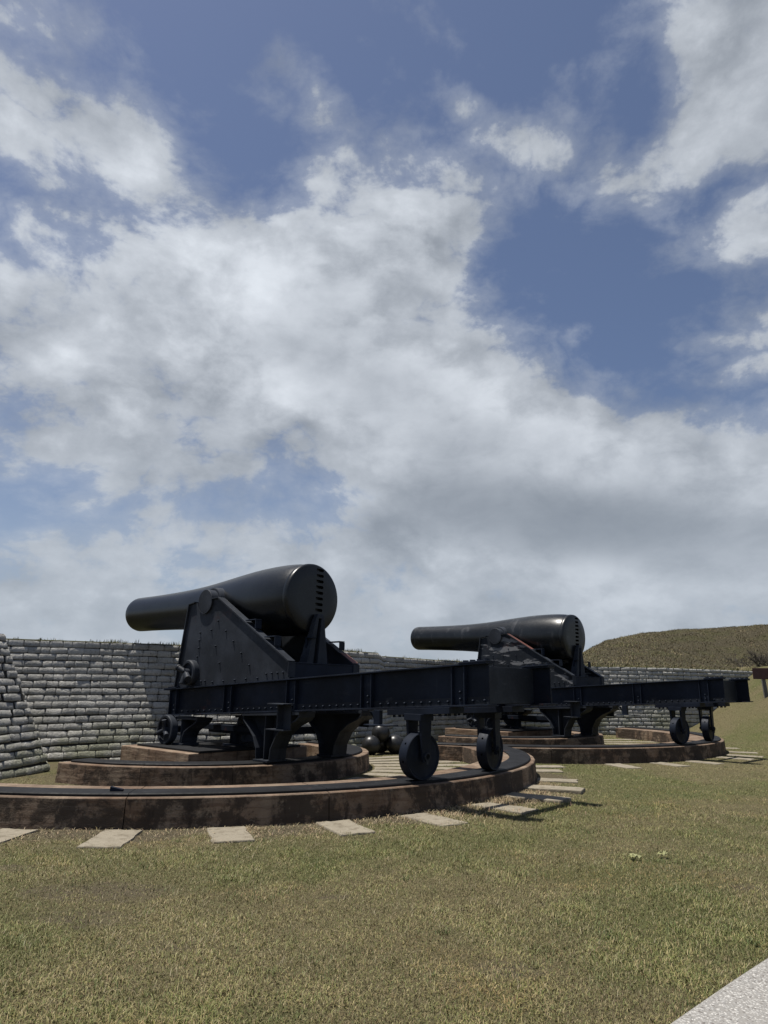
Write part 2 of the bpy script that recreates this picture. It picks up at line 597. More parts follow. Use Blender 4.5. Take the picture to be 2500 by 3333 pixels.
def vnoise(x, y):
    xi, yi = np.floor(x).astype(int), np.floor(y).astype(int)
    fx, fy = x - xi, y - yi
    fx, fy = fx * fx * (3 - 2 * fx), fy * fy * (3 - 2 * fy)
    a, b = _LAT[xi % 256, yi % 256], _LAT[(xi + 1) % 256, yi % 256]
    c, e = _LAT[xi % 256, (yi + 1) % 256], _LAT[(xi + 1) % 256, (yi + 1) % 256]
    return (a * (1 - fx) + b * fx) * (1 - fy) + (c * (1 - fx) + e * fx) * fy


def fbm(x, y, s, oct=4):
    x, y = np.asarray(x, float) * s + 37.2, np.asarray(y, float) * s + 11.9
    t, a, n = 0, 0.5, 0
    for i in range(oct):
        t = t + a * vnoise(x * 2 ** i + 17 * i, y * 2 ** i + 5 * i)
        n += a
        a *= 0.55
    return t / n


def sstep(x, a, b):
    t = np.clip((np.asarray(x, float) - a) / (b - a), 0, 1)
    return t * t * (3 - 2 * t)


# ------------------------------------------------------------------ layout of the battery
G1 = dict(x=-3.4574, y=14.4301, a=47.8049, el=0.71)
G2 = dict(x=3.4636, y=22.0748, a=43.952, el=1.98)
for G in (G1, G2):
    t = R(G['a'])
    G['r'] = np.array([sin(t), -cos(t)])
    G['n'] = np.array([-cos(t), -sin(t)])
    G['rot'] = t - pi / 2


def g_uv(G, x, y):
    dx, dy = np.asarray(x) - G['x'], np.asarray(y) - G['y']
    return dx * G['r'][0] + dy * G['r'][1], dx * G['n'][0] + dy * G['n'][1]


def g_xy(G, u, v):
    p = np.array([G['x'], G['y']]) + u * G['r'] + v * G['n']
    return float(p[0]), float(p[1])


WALL_H = 2.45
A_TOP = [(-11.5, 14.2), (-8.2, 15.05), (-6.9, 15.55), (-4.82, 16.55), (-2.8, 17.35), (-0.9, 18.18), (-0.1, 18.95)]
B_TOP = [(-0.1, 20.75), (0.9, 21.9), (1.97, 23.15), (2.8, 24.05), (5.0, 25.35), (7.97, 26.6), (11.0, 27.0), (13.3, 28.1), (15.5, 29.4), (19.0, 31.5)]
L_TOP = [(-8.4, 7.0), (-7.62, 10.8), (-7.12, 13.15)]


def dist_poly(x, y, poly):
    """signed-ish distance to a polyline and the side (positive = in front, nearer the lawn)"""
    best = np.full(np.shape(x), 1e9)
    side = np.zeros(np.shape(x))
    for (a, b) in zip(poly[:-1], poly[1:]):
        ax, ay = a
        bx, by = b
        L2 = (bx - ax) ** 2 + (by - ay) ** 2
        t = np.clip(((x - ax) * (bx - ax) + (y - ay) * (by - ay)) / L2, 0, 1)
        dx, dy = x - (ax + t * (bx - ax)), y - (ay + t * (by - ay))
        dd = np.hypot(dx, dy)
        cr = (bx - ax) * dy - (by - ay) * dx
        upd = dd < best
        best = np.where(upd, dd, best)
        side = np.where(upd, np.sign(-cr), side)
    return best, side


def ground_z(x, y):
    x, y = np.asarray(x, float), np.asarray(y, float)
    # bank rising on the right and burying the end of the wall
    t = (x - 10.3) * 0.93 + (y - 27) * 0.06
    ramp = 2.75 * sstep(t, 0.0, 6.6)
    ramp = ramp * sstep(y, 8, 17)
    near = sstep(np.hypot(x, y - 10), 60, 20)
    z = ramp + (fbm(x, y, 0.35, 3) - 0.5) * 0.10 * near
    # flat under the gun platforms
    for G in (G1, G2):
        u, v = g_uv(G, x, y)
        rr = np.hypot(u, v)
        k = sstep(rr, 8.5, 7.2)
        z = z * (1 - k) + k * (ramp + (fbm(x, y, 1.2, 2) - 0.5) * 0.02 - 0.012)
    return z


def ring_state(x, y):
    """distance fields used for grass and bare soil: radius from each pintle and angle"""
    res = []
    for G in (G1, G2):
        u, v = g_uv(G, x, y)
        res.append((np.hypot(u, v), np.degrees(np.arctan2(v, u)), u, v))
    return res


PA, PB = np.array([1.46, 3.71]), np.array([2.21, 4.40])
PDIR = (PB - PA) / np.linalg.norm(PB - PA)
PNRM = np.array([PDIR[1], -PDIR[0]])            # to the path side


def path_side(x, y):
    return (np.asarray(x) - PA[0]) * PNRM[0] + (np.asarray(y) - PA[1]) * PNRM[1]


SLABS1 = [51.3, 41.6, 31.9, 21.3, 11.3, 0.1, -8.3, -17.3, -27.8, -40.6, -47.0]
SLABS2 = [30.0, 19.4, 9.4, -4.2, -12.5, -22.3, -34.8]
IN1 = [-3, -13, -24, -33, -42, -50, -58, -66, -74]
IN2 = [-44, -56, -68]


def green_dirt(x, y):
    gr = fbm(x, y, 0.42, 4) * 0.75 + fbm(x, y, 1.9, 3) * 0.35
    gr = sstep(gr, 0.44, 0.74)
    dirt = np.zeros(np.shape(x))
    (r1, a1, u1, v1), (r2, a2, u2, v2) = ring_state(x, y)
    wob = (fbm(x, y, 1.3, 3) - 0.5) * 1.1
    d1 = sstep(r1 + wob, 7.35, 6.5) * sstep(r1, 6.2, 6.4)
    dirt = np.maximum(dirt, d1 * 0.95)
    dirt = np.maximum(dirt, sstep(r2 + wob * 0.5, 6.9, 6.4) * sstep(r2, 6.2, 6.4) * 0.5)
    inside1 = (r1 < 5.6)
    dirt = np.where(inside1, 0.42 + wob * 0.5, dirt)
    gr = np.where(inside1, gr * 0.5 + 0.1, gr)
    # greener belt just outside the dirt and between the two platforms
    belt = sstep(r1, 6.9, 7.6) * sstep(r1, 9.3, 7.8)
    gr = np.clip(gr + belt * 0.35 + sstep(r2, 8.5, 7.0) * sstep(r2, 6.2, 6.6) * 0.30 + sstep(x, 8.5, 10.5) * 0.25, 0, 1)
    gr = np.clip(gr * 0.85 - sstep(np.hypot(x + 2.6, y - 5.6), 1.3, 0.2) * 0.5, 0, 1)
    dirt = np.maximum(dirt, sstep(np.hypot((x + 1.95) / 1.6, y - 5.75), 0.55, 0.1) * 0.62)
    ps = path_side(x, y)
    dirt = np.maximum(dirt, sstep(ps, -0.16, -0.02) * 0.6)
    for qx, qy, qr in ((-1.96, 5.1, .5), (-2.35, 5.65, .45), (-1.2, 4.6, .3), (-0.36, 5.73, .28), (0.75, 4.35, .35), (2.9, 6.0, .3), (-3.1, 6.3, .4)):
        dirt = np.maximum(dirt, sstep(np.hypot((x - qx) / 1.5, y - qy) + wob * 0.12, qr, qr * 0.2) * 0.58)
    tri = sstep(fbm(x + 31, y + 7, 0.9, 4), 0.64, 0.78) * 0.36
    dirt = np.maximum(dirt, tri)
    return gr, dirt


# ------------------------------------------------------------------ ground sheet
def axis(lo, hi, step, far):
    c = list(np.arange(lo, hi + 1e-6, step))
    s = step
    a = [lo]
    while a[-1] > -far:
        s *= 1.45
        a.append(a[-1] - s)
    s = step
    b = [hi]
    while b[-1] < far:
        s *= 1.45
        b.append(b[-1] + s)
    return np.array(a[1:][::-1] + c + b[1:])


def set_attr(me, name, vals, kind='FLOAT'):
    at = me.attributes.new(name, kind, 'POINT')
    at.data.foreach_set('value', np.asarray(vals, np.float32).ravel())


def make_ground():
    xs, ys = axis(-9, 19, 0.16, 2500), axis(2.5, 33, 0.16, 2500)
    X, Y = np.meshgrid(xs, ys)
    Z = ground_z(X, Y)
    gr, dr = green_dirt(X, Y)
    nx, ny = len(xs), len(ys)
    idx = np.arange(nx * ny).reshape(ny, nx)
    f = np.stack([idx[:-1, :-1], idx[:-1, 1:], idx[1:, 1:], idx[1:, :-1]], -1).reshape(-1, 4)
    me = bpy.data.meshes.new('lawn')
    me.from_pydata(np.stack([X, Y, Z], -1).reshape(-1, 3).tolist(), [], f.tolist())
    me.polygons.foreach_set('use_smooth', [True] * len(me.polygons))
    set_attr(me, 'green', gr)
    set_attr(me, 'dirt', dr)
    me.materials.append(GROUND_M)
    o = bpy.data.objects.new('lawn', me)
    COL.objects.link(o)
    o['kind'] = 'structure'
    return o


make_ground()


# ------------------------------------------------------------------ earth behind the walls, with the mound on the right
def mound(x, y):
    """height over the wall top of the rampart behind the wall"""
    xs = [9.6, 10.6, 11.6, 12.9, 15.3, 17.9, 22.4, 30, 45]
    k = np.interp(x + (40 - y) * 0.28, xs, [0, 0.52, 1.32, 2.06, 2.66, 2.95, 3.16, 3.4, 3.4])
    d, _ = dist_poly(x, y, B_TOP)
    rise = sstep(d, 0.9, 12.0) * 0.5 + np.clip((d - 0.9) / 11.1, 0, 1) * 0.5
    fall = sstep(d, 45, 18)
    return k * rise * (0.35 + 0.65 * fall)


def rampart_z(x, y):
    d, _ = dist_poly(x, y, A_TOP + B_TOP)
    base = WALL_H + 0.02
    sl = -1.6 * sstep(d, 7, 22) * sstep(x, 9, 2)
    return base + sl + mound(x, y) + (fbm(x, y, 0.8, 4) - 0.5) * 0.16 * sstep(d, 0.1, 1.5)


def make_rampart():
    # rows follow the wall top line, columns run back from it
    def dense(poly, st):
        out = []
        for a, b in zip(poly[:-1], poly[1:]):
            L = math.hypot(b[0] - a[0], b[1] - a[1])
            n = max(1, int(L / st))
            out += [(a[0] + (b[0] - a[0]) * i / n, a[1] + (b[1] - a[1]) * i / n) for i in range(n)]
        return out + [poly[-1]]
    line = dense([(-13, 13.0)] + [(p[0], p[1]) for p in A_TOP] + [(q[0], q[1]) for q in B_TOP] + [(26, 35.5), (40, 43)], 0.35)
    back = [0.0, .15, .35, .6, .9, 1.2] + list(np.arange(1.6, 20, 0.5)) + list(np.arange(20, 60, 3.0))
    V, gr, dr = [], [], []
    for (x, y) in line:
        for t in back:
            V.append((x - 0.10 * t, y + t))
    V = np.array(V)
    z = rampart_z(V[:, 0], V[:, 1])
    edge = np.tile(np.array(back) < 0.01, len(line))
    z[edge] = WALL_H - 0.01
    d, _ = dist_poly(V[:, 0], V[:, 1], A_TOP + B_TOP)
    gr = np.clip(sstep(d, 2.4, 0.5) * 0.75, 0, 1)
    nr, nc = len(line), len(back)
    idx = np.arange(nr * nc).reshape(nr, nc)
    f = np.stack([idx[:-1, :-1], idx[1:, :-1], idx[1:, 1:], idx[:-1, 1:]], -1).reshape(-1, 4)
    me = bpy.data.meshes.new('hill')
    me.from_pydata(np.column_stack([V, z]).tolist(), [], f.tolist())
    me.polygons.foreach_set('use_smooth', [True] * len(me.polygons))
    set_attr(me, 'green', gr)
    set_attr(me, 'dirt', np.zeros(len(V)))
    me.materials.append(HILL_M)
    o = bpy.data.objects.new('hill', me)
    COL.objects.link(o)
    o['kind'] = 'structure'


make_rampart()


# ------------------------------------------------------------------ stone walls
def stone_meshes(n=10):
    """unit cast stones: width along x, height along z, bulging towards -y; 7 x 5 grid = 48 triangles"""
    out = []
    for q in range(n):
        r = np.random.default_rng(100 + q)
        V = []
        lo = r.normal(0, 1, 8)
        for j in range(5):
            for i in range(7):
                a, b = -1 + 2 * i / 6, -1 + 2 * j / 4
                a2 = math.copysign(abs(a) ** 0.28, a)
                b2 = math.copysign(abs(b) ** 0.27, b)
                edge = max(abs(a), abs(b))
                bul = (1 - abs(a2) ** 9) ** 0.5 * (1 - abs(b2) ** 7) ** 0.5 if edge < 0.999 else 0.0
                y = -0.42 - 0.58 * bul if edge < 0.999 else -0.02
                cx = 1 - 0.03 * max(0, abs(b2) - 0.7) / 0.3
                cz = 1 - 0.10 * max(0, abs(a2) - 0.8) / 0.2
                x, z = a2 * 0.497 * cx, b2 * 0.487 * cz
                x += r.normal(0, 0.012)
                z += r.normal(0, 0.022)
                z += 0.03 * lo[0] * a + 0.02 * lo[1] * a * a
                y += (r.normal(0, 0.10) if edge < 0.999 else 0) + (0.10 * lo[2] * a + 0.08 * lo[3] * b if edge < 0.999 else 0)
                V.append((x, y, z))
        Fc = []
        for j in range(4):
            for i in range(6):
                k = j * 7 + i
                Fc.append((k, k + 1, k + 8, k + 7))
        me = bpy.data.meshes.new('stone')
        me.from_pydata(V, [], Fc)
        me.polygons.foreach_set('use_smooth', [True] * len(Fc))
        at = me.attributes.new('tone', 'FLOAT', 'POINT')
        at.data.foreach_set('value', np.full(len(V), 0.0, np.float32))
        me.materials.append(STONE)
        out.append((me, np.array(V), Fc))
    return out


STONES = stone_meshes()


def poly_at(poly, s):
    for a, b in zip(poly[:-1], poly[1:]):
        L = math.hypot(b[0] - a[0], b[1] - a[1])
        if s <= L or b is poly[-1]:
            t = s / L
            return (a[0] + (b[0] - a[0]) * t, a[1] + (b[1] - a[1]) * t)
        s -= L
    return poly[-1]


def poly_len(poly):
    return sum(math.hypot(b[0] - a[0], b[1] - a[1]) for a, b in zip(poly[:-1], poly[1:]))


def offset_base(top, off):
    """base line of a battered wall: the top line moved out by off"""
    out = []
    n = len(top)
    for i in range(n):
        a, b = top[max(i - 1, 0)], top[min(i + 1, n - 1)]
        L = math.hypot(b[0] - a[0], b[1] - a[1])
        tx, ty = (b[0] - a[0]) / L, (b[1] - a[1]) / L
        q = off[i] if isinstance(off, (list, tuple)) else off
        out.append((top[i][0] + ty * q, top[i][1] - tx * q))
    return out


def wall(name, label, runs, courses, H, width, curve, wob, seen, deep=(0.034, 0.047), shake=0.02):
    """runs: list of (base polyline, top polyline).  Courses are laid between them."""
    root = empty(name, label, 'wall', (*runs[0][0][len(runs[0][0]) // 2], 0))
    inv = Vector(root.location)
    bk = MB()
    placed = []
    for ri, (base, top) in enumerate(runs):
        Lb = poly_len(base)
        n = 40

        def pt(fs, h):
            b, t = poly_at(base, fs * Lb * 0.99999), poly_at(top, fs * poly_len(top) * 0.99999)
            k = 1 - (1 - h) ** curve
            return Vector((b[0] + (t[0] - b[0]) * k, b[1] + (t[1] - b[1]) * k, -0.12 + (H + 0.12) * h))
        # dark core just behind the faces of the stones
        V, Fc = [], []
        m = 10
        for i in range(n + 1):
            for j in range(m + 1):
                p = pt(i / n, j / m)
                a, b = pt(max(i - 1, 0) / n, j / m), pt(min(i + 1, n) / n, j / m)
                tt = (b - a).normalized()
                nn = Vector((tt.y, -tt.x, 0))
                V.append(p - nn * 0.045 - inv)
        for i in range(n):
            for j in range(m):
                k = i * (m + 1) + j
                Fc.append((k, k + m + 1, k + m + 2, k + 1))
        bk.add(V, Fc, True)
        # a thick top so the core is a solid and not a sheet
        V2, F2 = [], []
        for i in range(n + 1):
            p = pt(i / n, 1.0)
            a, b = pt(max(i - 1, 0) / n, 1.0), pt(min(i + 1, n) / n, 1.0)
            tt = (b - a).normalized()
            nn = Vector((tt.y, -tt.x, 0))
            V2 += [p - nn * 0.045 - inv, p - nn * 0.6 - inv, Vector((p.x, p.y, -0.1)) - nn * 0.9 - inv]
        for i in range(n):
            F2 += [(3 * i, 3 * i + 3, 3 * i + 4, 3 * i + 1), (3 * i + 1, 3 * i + 4, 3 * i + 5, 3 * i + 2)]
        bk.add(V2, F2, False)
        ch = 1.0 / courses
        for c in range(courses):
            s = random.uniform(-0.9, 0.0) * width
            # courses wander a little, most at the bottom
            ph = random.uniform(0, 6.28)
            while s < Lb:
                w = width * random.choice((0.62, 0.8, 0.9, 1, 1, 1.08, 1.2)) * random.uniform(0.93, 1.07)
                s0, s1 = max(s, 0.0), min(s + w, Lb)
                s += w
                if s1 - s0 < width * 0.22:
                    continue
                f = 0.5 * (s0 + s1) / Lb
                h = (c + 0.5) * ch
                dz = wob * sin(ph * 0.3 + f * Lb * 1.1) * (1 - h)
                p = pt(f, h)
                tx = (pt(min(f + .01, 1), h) - pt(max(f - .01, 0), h)).normalized()
                up = (pt(f, min(h + .04, 1)) - pt(f, max(h - .04, 0))).normalized()
                nn = tx.cross(up).normalized()
                up = nn.cross(tx).normalized()
                wd = (s1 - s0) * (1.0)
                hh = H / courses * random.uniform(0.99, 1.08)
                dep = random.uniform(*deep)
                M = Matrix(((tx.x, -nn.x, up.x, 0), (tx.y, -nn.y, up.y, 0), (tx.z, -nn.z, up.z, 0), (0, 0, 0, 1)))
                rot = Matrix.Rotation(random.gauss(0, 0.012), 4, 'Y') @ Matrix.Rotation(random.gauss(0, shake), 4, 'X') @ Matrix.Rotation(random.gauss(0, 0.03), 4, 'Z')
                T = Matrix.Translation(p - inv + Vector((0, 0, dz)) - nn * 0.03) @ M @ rot @ Matrix.Diagonal((wd * 1.005, dep, hh, 1))
                wp = p
                placed.append((T, random.randrange(len(STONES)), wp, (s0 - 0) * 1.0))
    core = bk.build('core', MORTAR, root)

    # the stones that show largest become parts of their own
    def rank(e):
        wp = e[2]
        dd = wp - Vector((0, 0, EYE))
        dep = -dd.dot(_az)
        if dep < 0.5:
            return 1e6
        px = 1250 + F_PX * dd.dot(_ax) / dep
        py = 1666.5 - F_PX * dd.dot(_ay) / dep
        bad = px < -20 or px > 2520 or not seen(px, py)
        return dep + (1e3 if bad else 0)
    placed.sort(key=rank)
    for (T, k, wp, _s) in placed[:300]:
        o = bpy.data.objects.new('stone', STONES[k][0])
        COL.objects.link(o)
        o.parent = root
        o.matrix_local = T
    rest = placed[300:]
    if rest:
        VV, FF, tone = [], [], []
        for (T, k, wp, _s) in rest:
            A = np.array(T)
            v = STONES[k][1] @ A[:3, :3].T + A[:3, 3]
            o = sum(len(q) for q in VV)
            VV.append(v)
            FF.append(np.array(STONES[k][2]) + o)
            tone.append(np.full(len(v), random.random()))
        me = bpy.data.meshes.new('stone_courses')
        me.from_pydata(np.concatenate(VV).tolist(), [], np.concatenate(FF).tolist())
        me.polygons.foreach_set('use_smooth', [True] * len(me.polygons))
        set_attr(me, 'tone', np.concatenate(tone))
        me.materials.append(STONE)
        o = bpy.data.objects.new('stone_courses', me)
        COL.objects.link(o)
        o.parent = root
        o['kind'] = 'stuff'
    return root


def seen_a(px, py):
    # where the first gun does not stand in front of the wall
    if px > 540 and py < 2330:
        return px > 1120 and py < 2160
    if 830 < px < 960 or (1010 < px < 1200 and py < 2330):
        return False
    return py < 2480


def seen_b(px, py):
    if px < 1590 and 2150 < py < 2320:
        return False
    if 1560 < px < 1900:
        return False
    return True


A_BASE = offset_base(A_TOP, [0.95, 0.95, 0.92, 0.78, 0.64, 0.56, 0.52])
wall("stone_wall", "weathered grey block wall behind the nearer cannon, ending in a corner", [
    (A_BASE, A_TOP),
    ([A_BASE[-1], (A_BASE[-1][0] + 0.25, 20.7)], [A_TOP[-1], (A_TOP[-1][0] + 0.1, 20.8)]),
], 18, WALL_H, 0.315, 1.25, 0.035, seen_a)
B_BASE = offset_base(B_TOP, 0.42)
wall("stone_wall", "long low grey block wall behind the farther cannon running into the bank", [(B_BASE, B_TOP)], 18, WALL_H, 0.40, 1.2, 0.02, seen_b)
L_BASE = [(-6.75, 8.3), (-6.22, 11.4), (-5.88, 13.18)]
wall("stone_wall", "sloping grey block wall end jutting out by the left edge", [
    (L_BASE, L_TOP),
    ([(-5.93, 13.20), (-8.0, 15.2)], [(-7.17, 13.17), (-9.0, 15.0)]),
], 19, 2.42, 0.36, 1.05, 0.03, lambda px, py: True, (0.036, 0.046), 0.025)


# ------------------------------------------------------------------ gun platforms: concrete arcs, iron rails, pintle blocks
def arc_block(G, r0, r1, a0, a1, z0, z1, name, mat, parent, n=6, batter=0.03, jit=0.0):
    mb = MB()
    V, Fc = [], []
    for i in range(n + 1):
        a = R(a0 + (a1 - a0) * i / n)
        for (r, z) in ((r0, z0), (r1 + batter, z0), (r1, z1 - 0.012), (r1 - 0.012, z1), (r0 + 0.012, z1), (r0, z1 - 0.012)):
            V.append((r * cos(a), -r * sin(a), z))
    m = 6
    for i in range(n):
        for j in range(m):
            k = (j + 1) % m
            Fc.append((i * m + j, i * m + k, (i + 1) * m + k, (i + 1) * m + j))
    Fc.append(tuple(range(m))[::-1])
    Fc.append(tuple(n * m + j for j in range(m)))
    mb.add(V, Fc)
    return mb.build(name, mat, parent)


def platform(G, lab, near_in, far_in, near_out, far_out):
    loc, rz = (G['x'], G['y'], 0), G['rot']
    r = empty("concrete_arc", lab[0], "platform ring", loc, rz)
    b = [near_out, 41.8, 21.3, 0.5, -20, -41, far_out]
    for i, (a0, a1) in enumerate(zip(b[:-1], b[1:])):
        if a0 < far_out:
            continue
        arc_block(G, 5.45, 6.39, a0 - 0.05, a1 + 0.05, -0.15, .309, 'concrete_block', CONC_DARK, r, n=4)
        arc_block(G, 5.93, 6.31, a0 - 0.03, a1 + 0.03, .303, .345, 'iron_rail', IRON_RAIL, r, n=6, batter=0.0)
    r2 = empty("concrete_arc", lab[1], "platform ring", loc, rz)
    b = [near_in, 52, 27, 0, -27, -55, far_in]
    for a0, a1 in zip(b[:-1], b[1:]):
        arc_block(G, 2.42, 3.22, a0 - 0.06, a1 + 0.06, -0.15, .294, 'concrete_block', CONC_MID, r2, n=3)
        arc_block(G, 2.70, 3.09, a0 - 0.04 - (2.5 if a0 == near_in else 0), a1 + 0.04, .288, .330, 'iron_rail', IRON_RAIL, r2, n=5, batter=0.0)
    r3 = empty("pintle_block", lab[2], "concrete block", loc, rz)
    MB().box((-0.70, -1.47, -0.15), (1.62, 1.20, 0.40)).build('concrete_block', CONC_LIGHT, r3, 0.012)
    MB().box((-0.45, -1.28, 0.397), (1.64, 1.0, 0.435)).build('iron_plate', IRON_RAIL, r3, 0.004)
    return r


platform(G1, ("big stained concrete arc with iron rail under the nearer cannon's wheels",
              "smaller stepped concrete arc under the nearer cannon's middle legs",
              "ochre concrete block under the front of the nearer cannon"), 80.5, -91, 68, -62.5)
platform(G2, ("big concrete arc with iron rail under the farther cannon's wheels",
              "smaller concrete arc under the farther cannon's middle legs",
              "brown concrete block under the front of the farther cannon"), 80.5, -91, 67, -77)


def slab(G, ang, r0, r1, wid, label, z=0.035, tilt=0.0):
    u, v = (r0 + r1) / 2 * cos(R(ang)), (r0 + r1) / 2 * sin(R(ang))
    x, y = g_xy(G, u, v)
    dirx = G['r'] * cos(R(ang)) + G['n'] * sin(R(ang))
    rz = atan2(dirx[1], dirx[0])
    h = (r1 - r0) / 2
    n = 6
    mb = MB()
    loop = []
    for s in range(4):
        for i in range(n):
            t = -1 + 2 * i / n
            p = [(t * h, -wid / 2), (h, t * wid / 2), (-t * h, wid / 2), (-h, -t * wid / 2)][s]
            loop.append((p[0] + random.gauss(0, 0.007), p[1] + random.gauss(0, 0.007)))
    m = len(loop)
    top = [(a, b, z + random.gauss(0, .002) + tilt * a) for a, b in loop]
    bot = [(a * 1.02, b * 1.03, -0.12) for a, b in loop]
    sh = [(a * 1.012, b * 1.02, z - 0.012 + tilt * a) for a, b in loop]
    V = top + sh + bot + [(0, 0, z)]
    Fc = [(i, (i + 1) % m, 3 * m) for i in range(m)]
    Fc += [(i, i + m, (i + 1) % m + m, (i + 1) % m) for i in range(m)]
    Fc += [(i + m, i + 2 * m, (i + 1) % m + 2 * m, (i + 1) % m + m) for i in range(m)]
    mb.add(V, Fc)
    o = mb.build('paving_slab', SLAB)
    gz = float(ground_z(np.array([x]), np.array([y]))[0])
    o.location = (x, y, gz)
    o.rotation_euler = (0, 0, rz + random.gauss(0, 0.02))
    tag(o, label, 'paving slab', 'paving slabs radiating round the gun platforms')
    return o


L1 = ["pale paving slab cut off by the left edge of the picture",
      "pale grooved paving slab under the crack in the near concrete arc",
      "squarish pale paving slab lying straight in front of the near arc",
      "pale slab right of the squarish slab, sunk in dry earth",
      "long pale slab below the nearer cannon's front wheel",
      "pale slab in straw crossed by the chassis shadow",
      "thick blue-grey edged slab just beyond the shadowed slab",
      "broad pale slab at the right foot of the near arc, with broken corner",
      "narrow pale slab in green grass just behind the broken-cornered slab",
      "short sunken slab between the two gun platforms, in green grass",
      "ragged slab lying farthest back beside the far platform's dark face"]
for i, a in enumerate(SLABS1):
    slab(G1, a, 6.50 if i < 6 else 6.42, [7.25, 7.32, 7.22, 7.25, 7.28, 7.3, 7.32, 7.28, 7.1, 7.0, 7.25][i], 0.40, L1[i], 0.045 if i in (6, 7) else 0.018, 0.012 if i in (6, 7) else 0)
L2 = ["wedge of pale slab in grass, leftmost before the farther platform",
      "second pale slab from the left before the farther platform",
      "pale slab below the farther cannon's nearer wheel",
      "pale slab under the shadow beside the farther platform's right end",
      "thin pale slab beside the farther platform, touched by the chassis shadow",
      "pale slab level with the right corner of the farther platform",
      "short pale slab farthest back at the farther platform's right end"]
for i, a in enumerate(SLABS2):
    slab(G2, a, 6.48, [7.35, 7.25, 7.22, 7.25, 7.3, 7.15, 6.95][i], 0.38, L2[i], 0.012)
tin = ["flat slab strip between the near arcs, %s row from the near rail" % w for w in (
    "first", "second", "third", "fourth", "fifth", "sixth", "seventh", "eighth", "ninth")]
for a, l in zip(IN1, tin):
    slab(G1, a, 3.35, 5.38, 0.36, l, 0.006)
for a, l in zip(IN2, ["flat slab strip inside the farther platform, front row of three", "flat slab strip inside the farther platform, middle row of three", "flat slab strip inside the farther platform, back row of three"]):
    slab(G2, a, 3.35, 5.38, 0.36, l, 0.006)

# small iron chock lying on the rail
cx, cy = g_xy(G1, 4.45, 4.21)
ck = MB()
ck.prism([(-0.07, 0), (0.07, 0), (0.07, 0.02), (-0.07, 0.05)], -0.03, 0.03)
ck = ck.build('iron_wedge', IRON, None, 0.003)
ck.location = (cx, cy, 0.346)
ck.rotation_euler = (0, 0, 0.1)
tag(ck, "small black iron wedge lying on the near arc's rail", 'wedge')


# ------------------------------------------------------------------ the cannon
RS0, RS1 = -0.275, 7.254          # chassis front and rear


def rail_bot(u):
    return .948 + (1.317 - .948) * (u - RS0) / (RS1 - RS0)


def rail_h(u):
    return .497 + (.540 - .497) * (u - RS0) / (RS1 - RS0)


def rail_top(u):
    return rail_bot(u) + rail_h(u)


BOLT = None


def bolt_mesh(r=0.017, l=0.03):
    mb = MB()
    q = Matrix.Rotation(-pi / 2, 4, 'Z')
    mb.lathe([(-0.006, r), (l * 0.5, r), (l * 0.85, r * 0.72), (l, r * 0.2)], q, 8, True)
    me = bpy.data.meshes.new('bolt')
    me.from_pydata(mb.v, [], mb.f)
    me.polygons.foreach_set('use_smooth', mb.sm)
    me.materials.append(IRON)
    return me


BOLT = bolt_mesh()
TUT, TZT = 0.772, 3.112


def bolts(parent, pts, flip=1, sc=1.0):
    for (x, y, z) in pts:
        o = bpy.data.objects.new('bolt', BOLT)
        COL.objects.link(o)
        o.parent = parent
        o.location = (x, y, z)
        o.scale = (sc, flip * sc, sc)


def boolean_cut(o, cutters):
    for c in cutters:
        md = o.modifiers.new('cut', 'BOOLEAN')
        md.operation = 'DIFFERENCE'
        md.object = c
        md.solver = 'EXACT'
    dg = bpy.context.evaluated_depsgraph_get()
    dg.update()
    me = bpy.data.meshes.new_from_object(o.evaluated_get(dg))
    old = o.data
    o.modifiers.clear()
    o.data = me
    bpy.data.meshes.remove(old)
    for c in cutters:
        cm = c.data
        bpy.data.objects.remove(c)
        bpy.data.meshes.remove(cm)


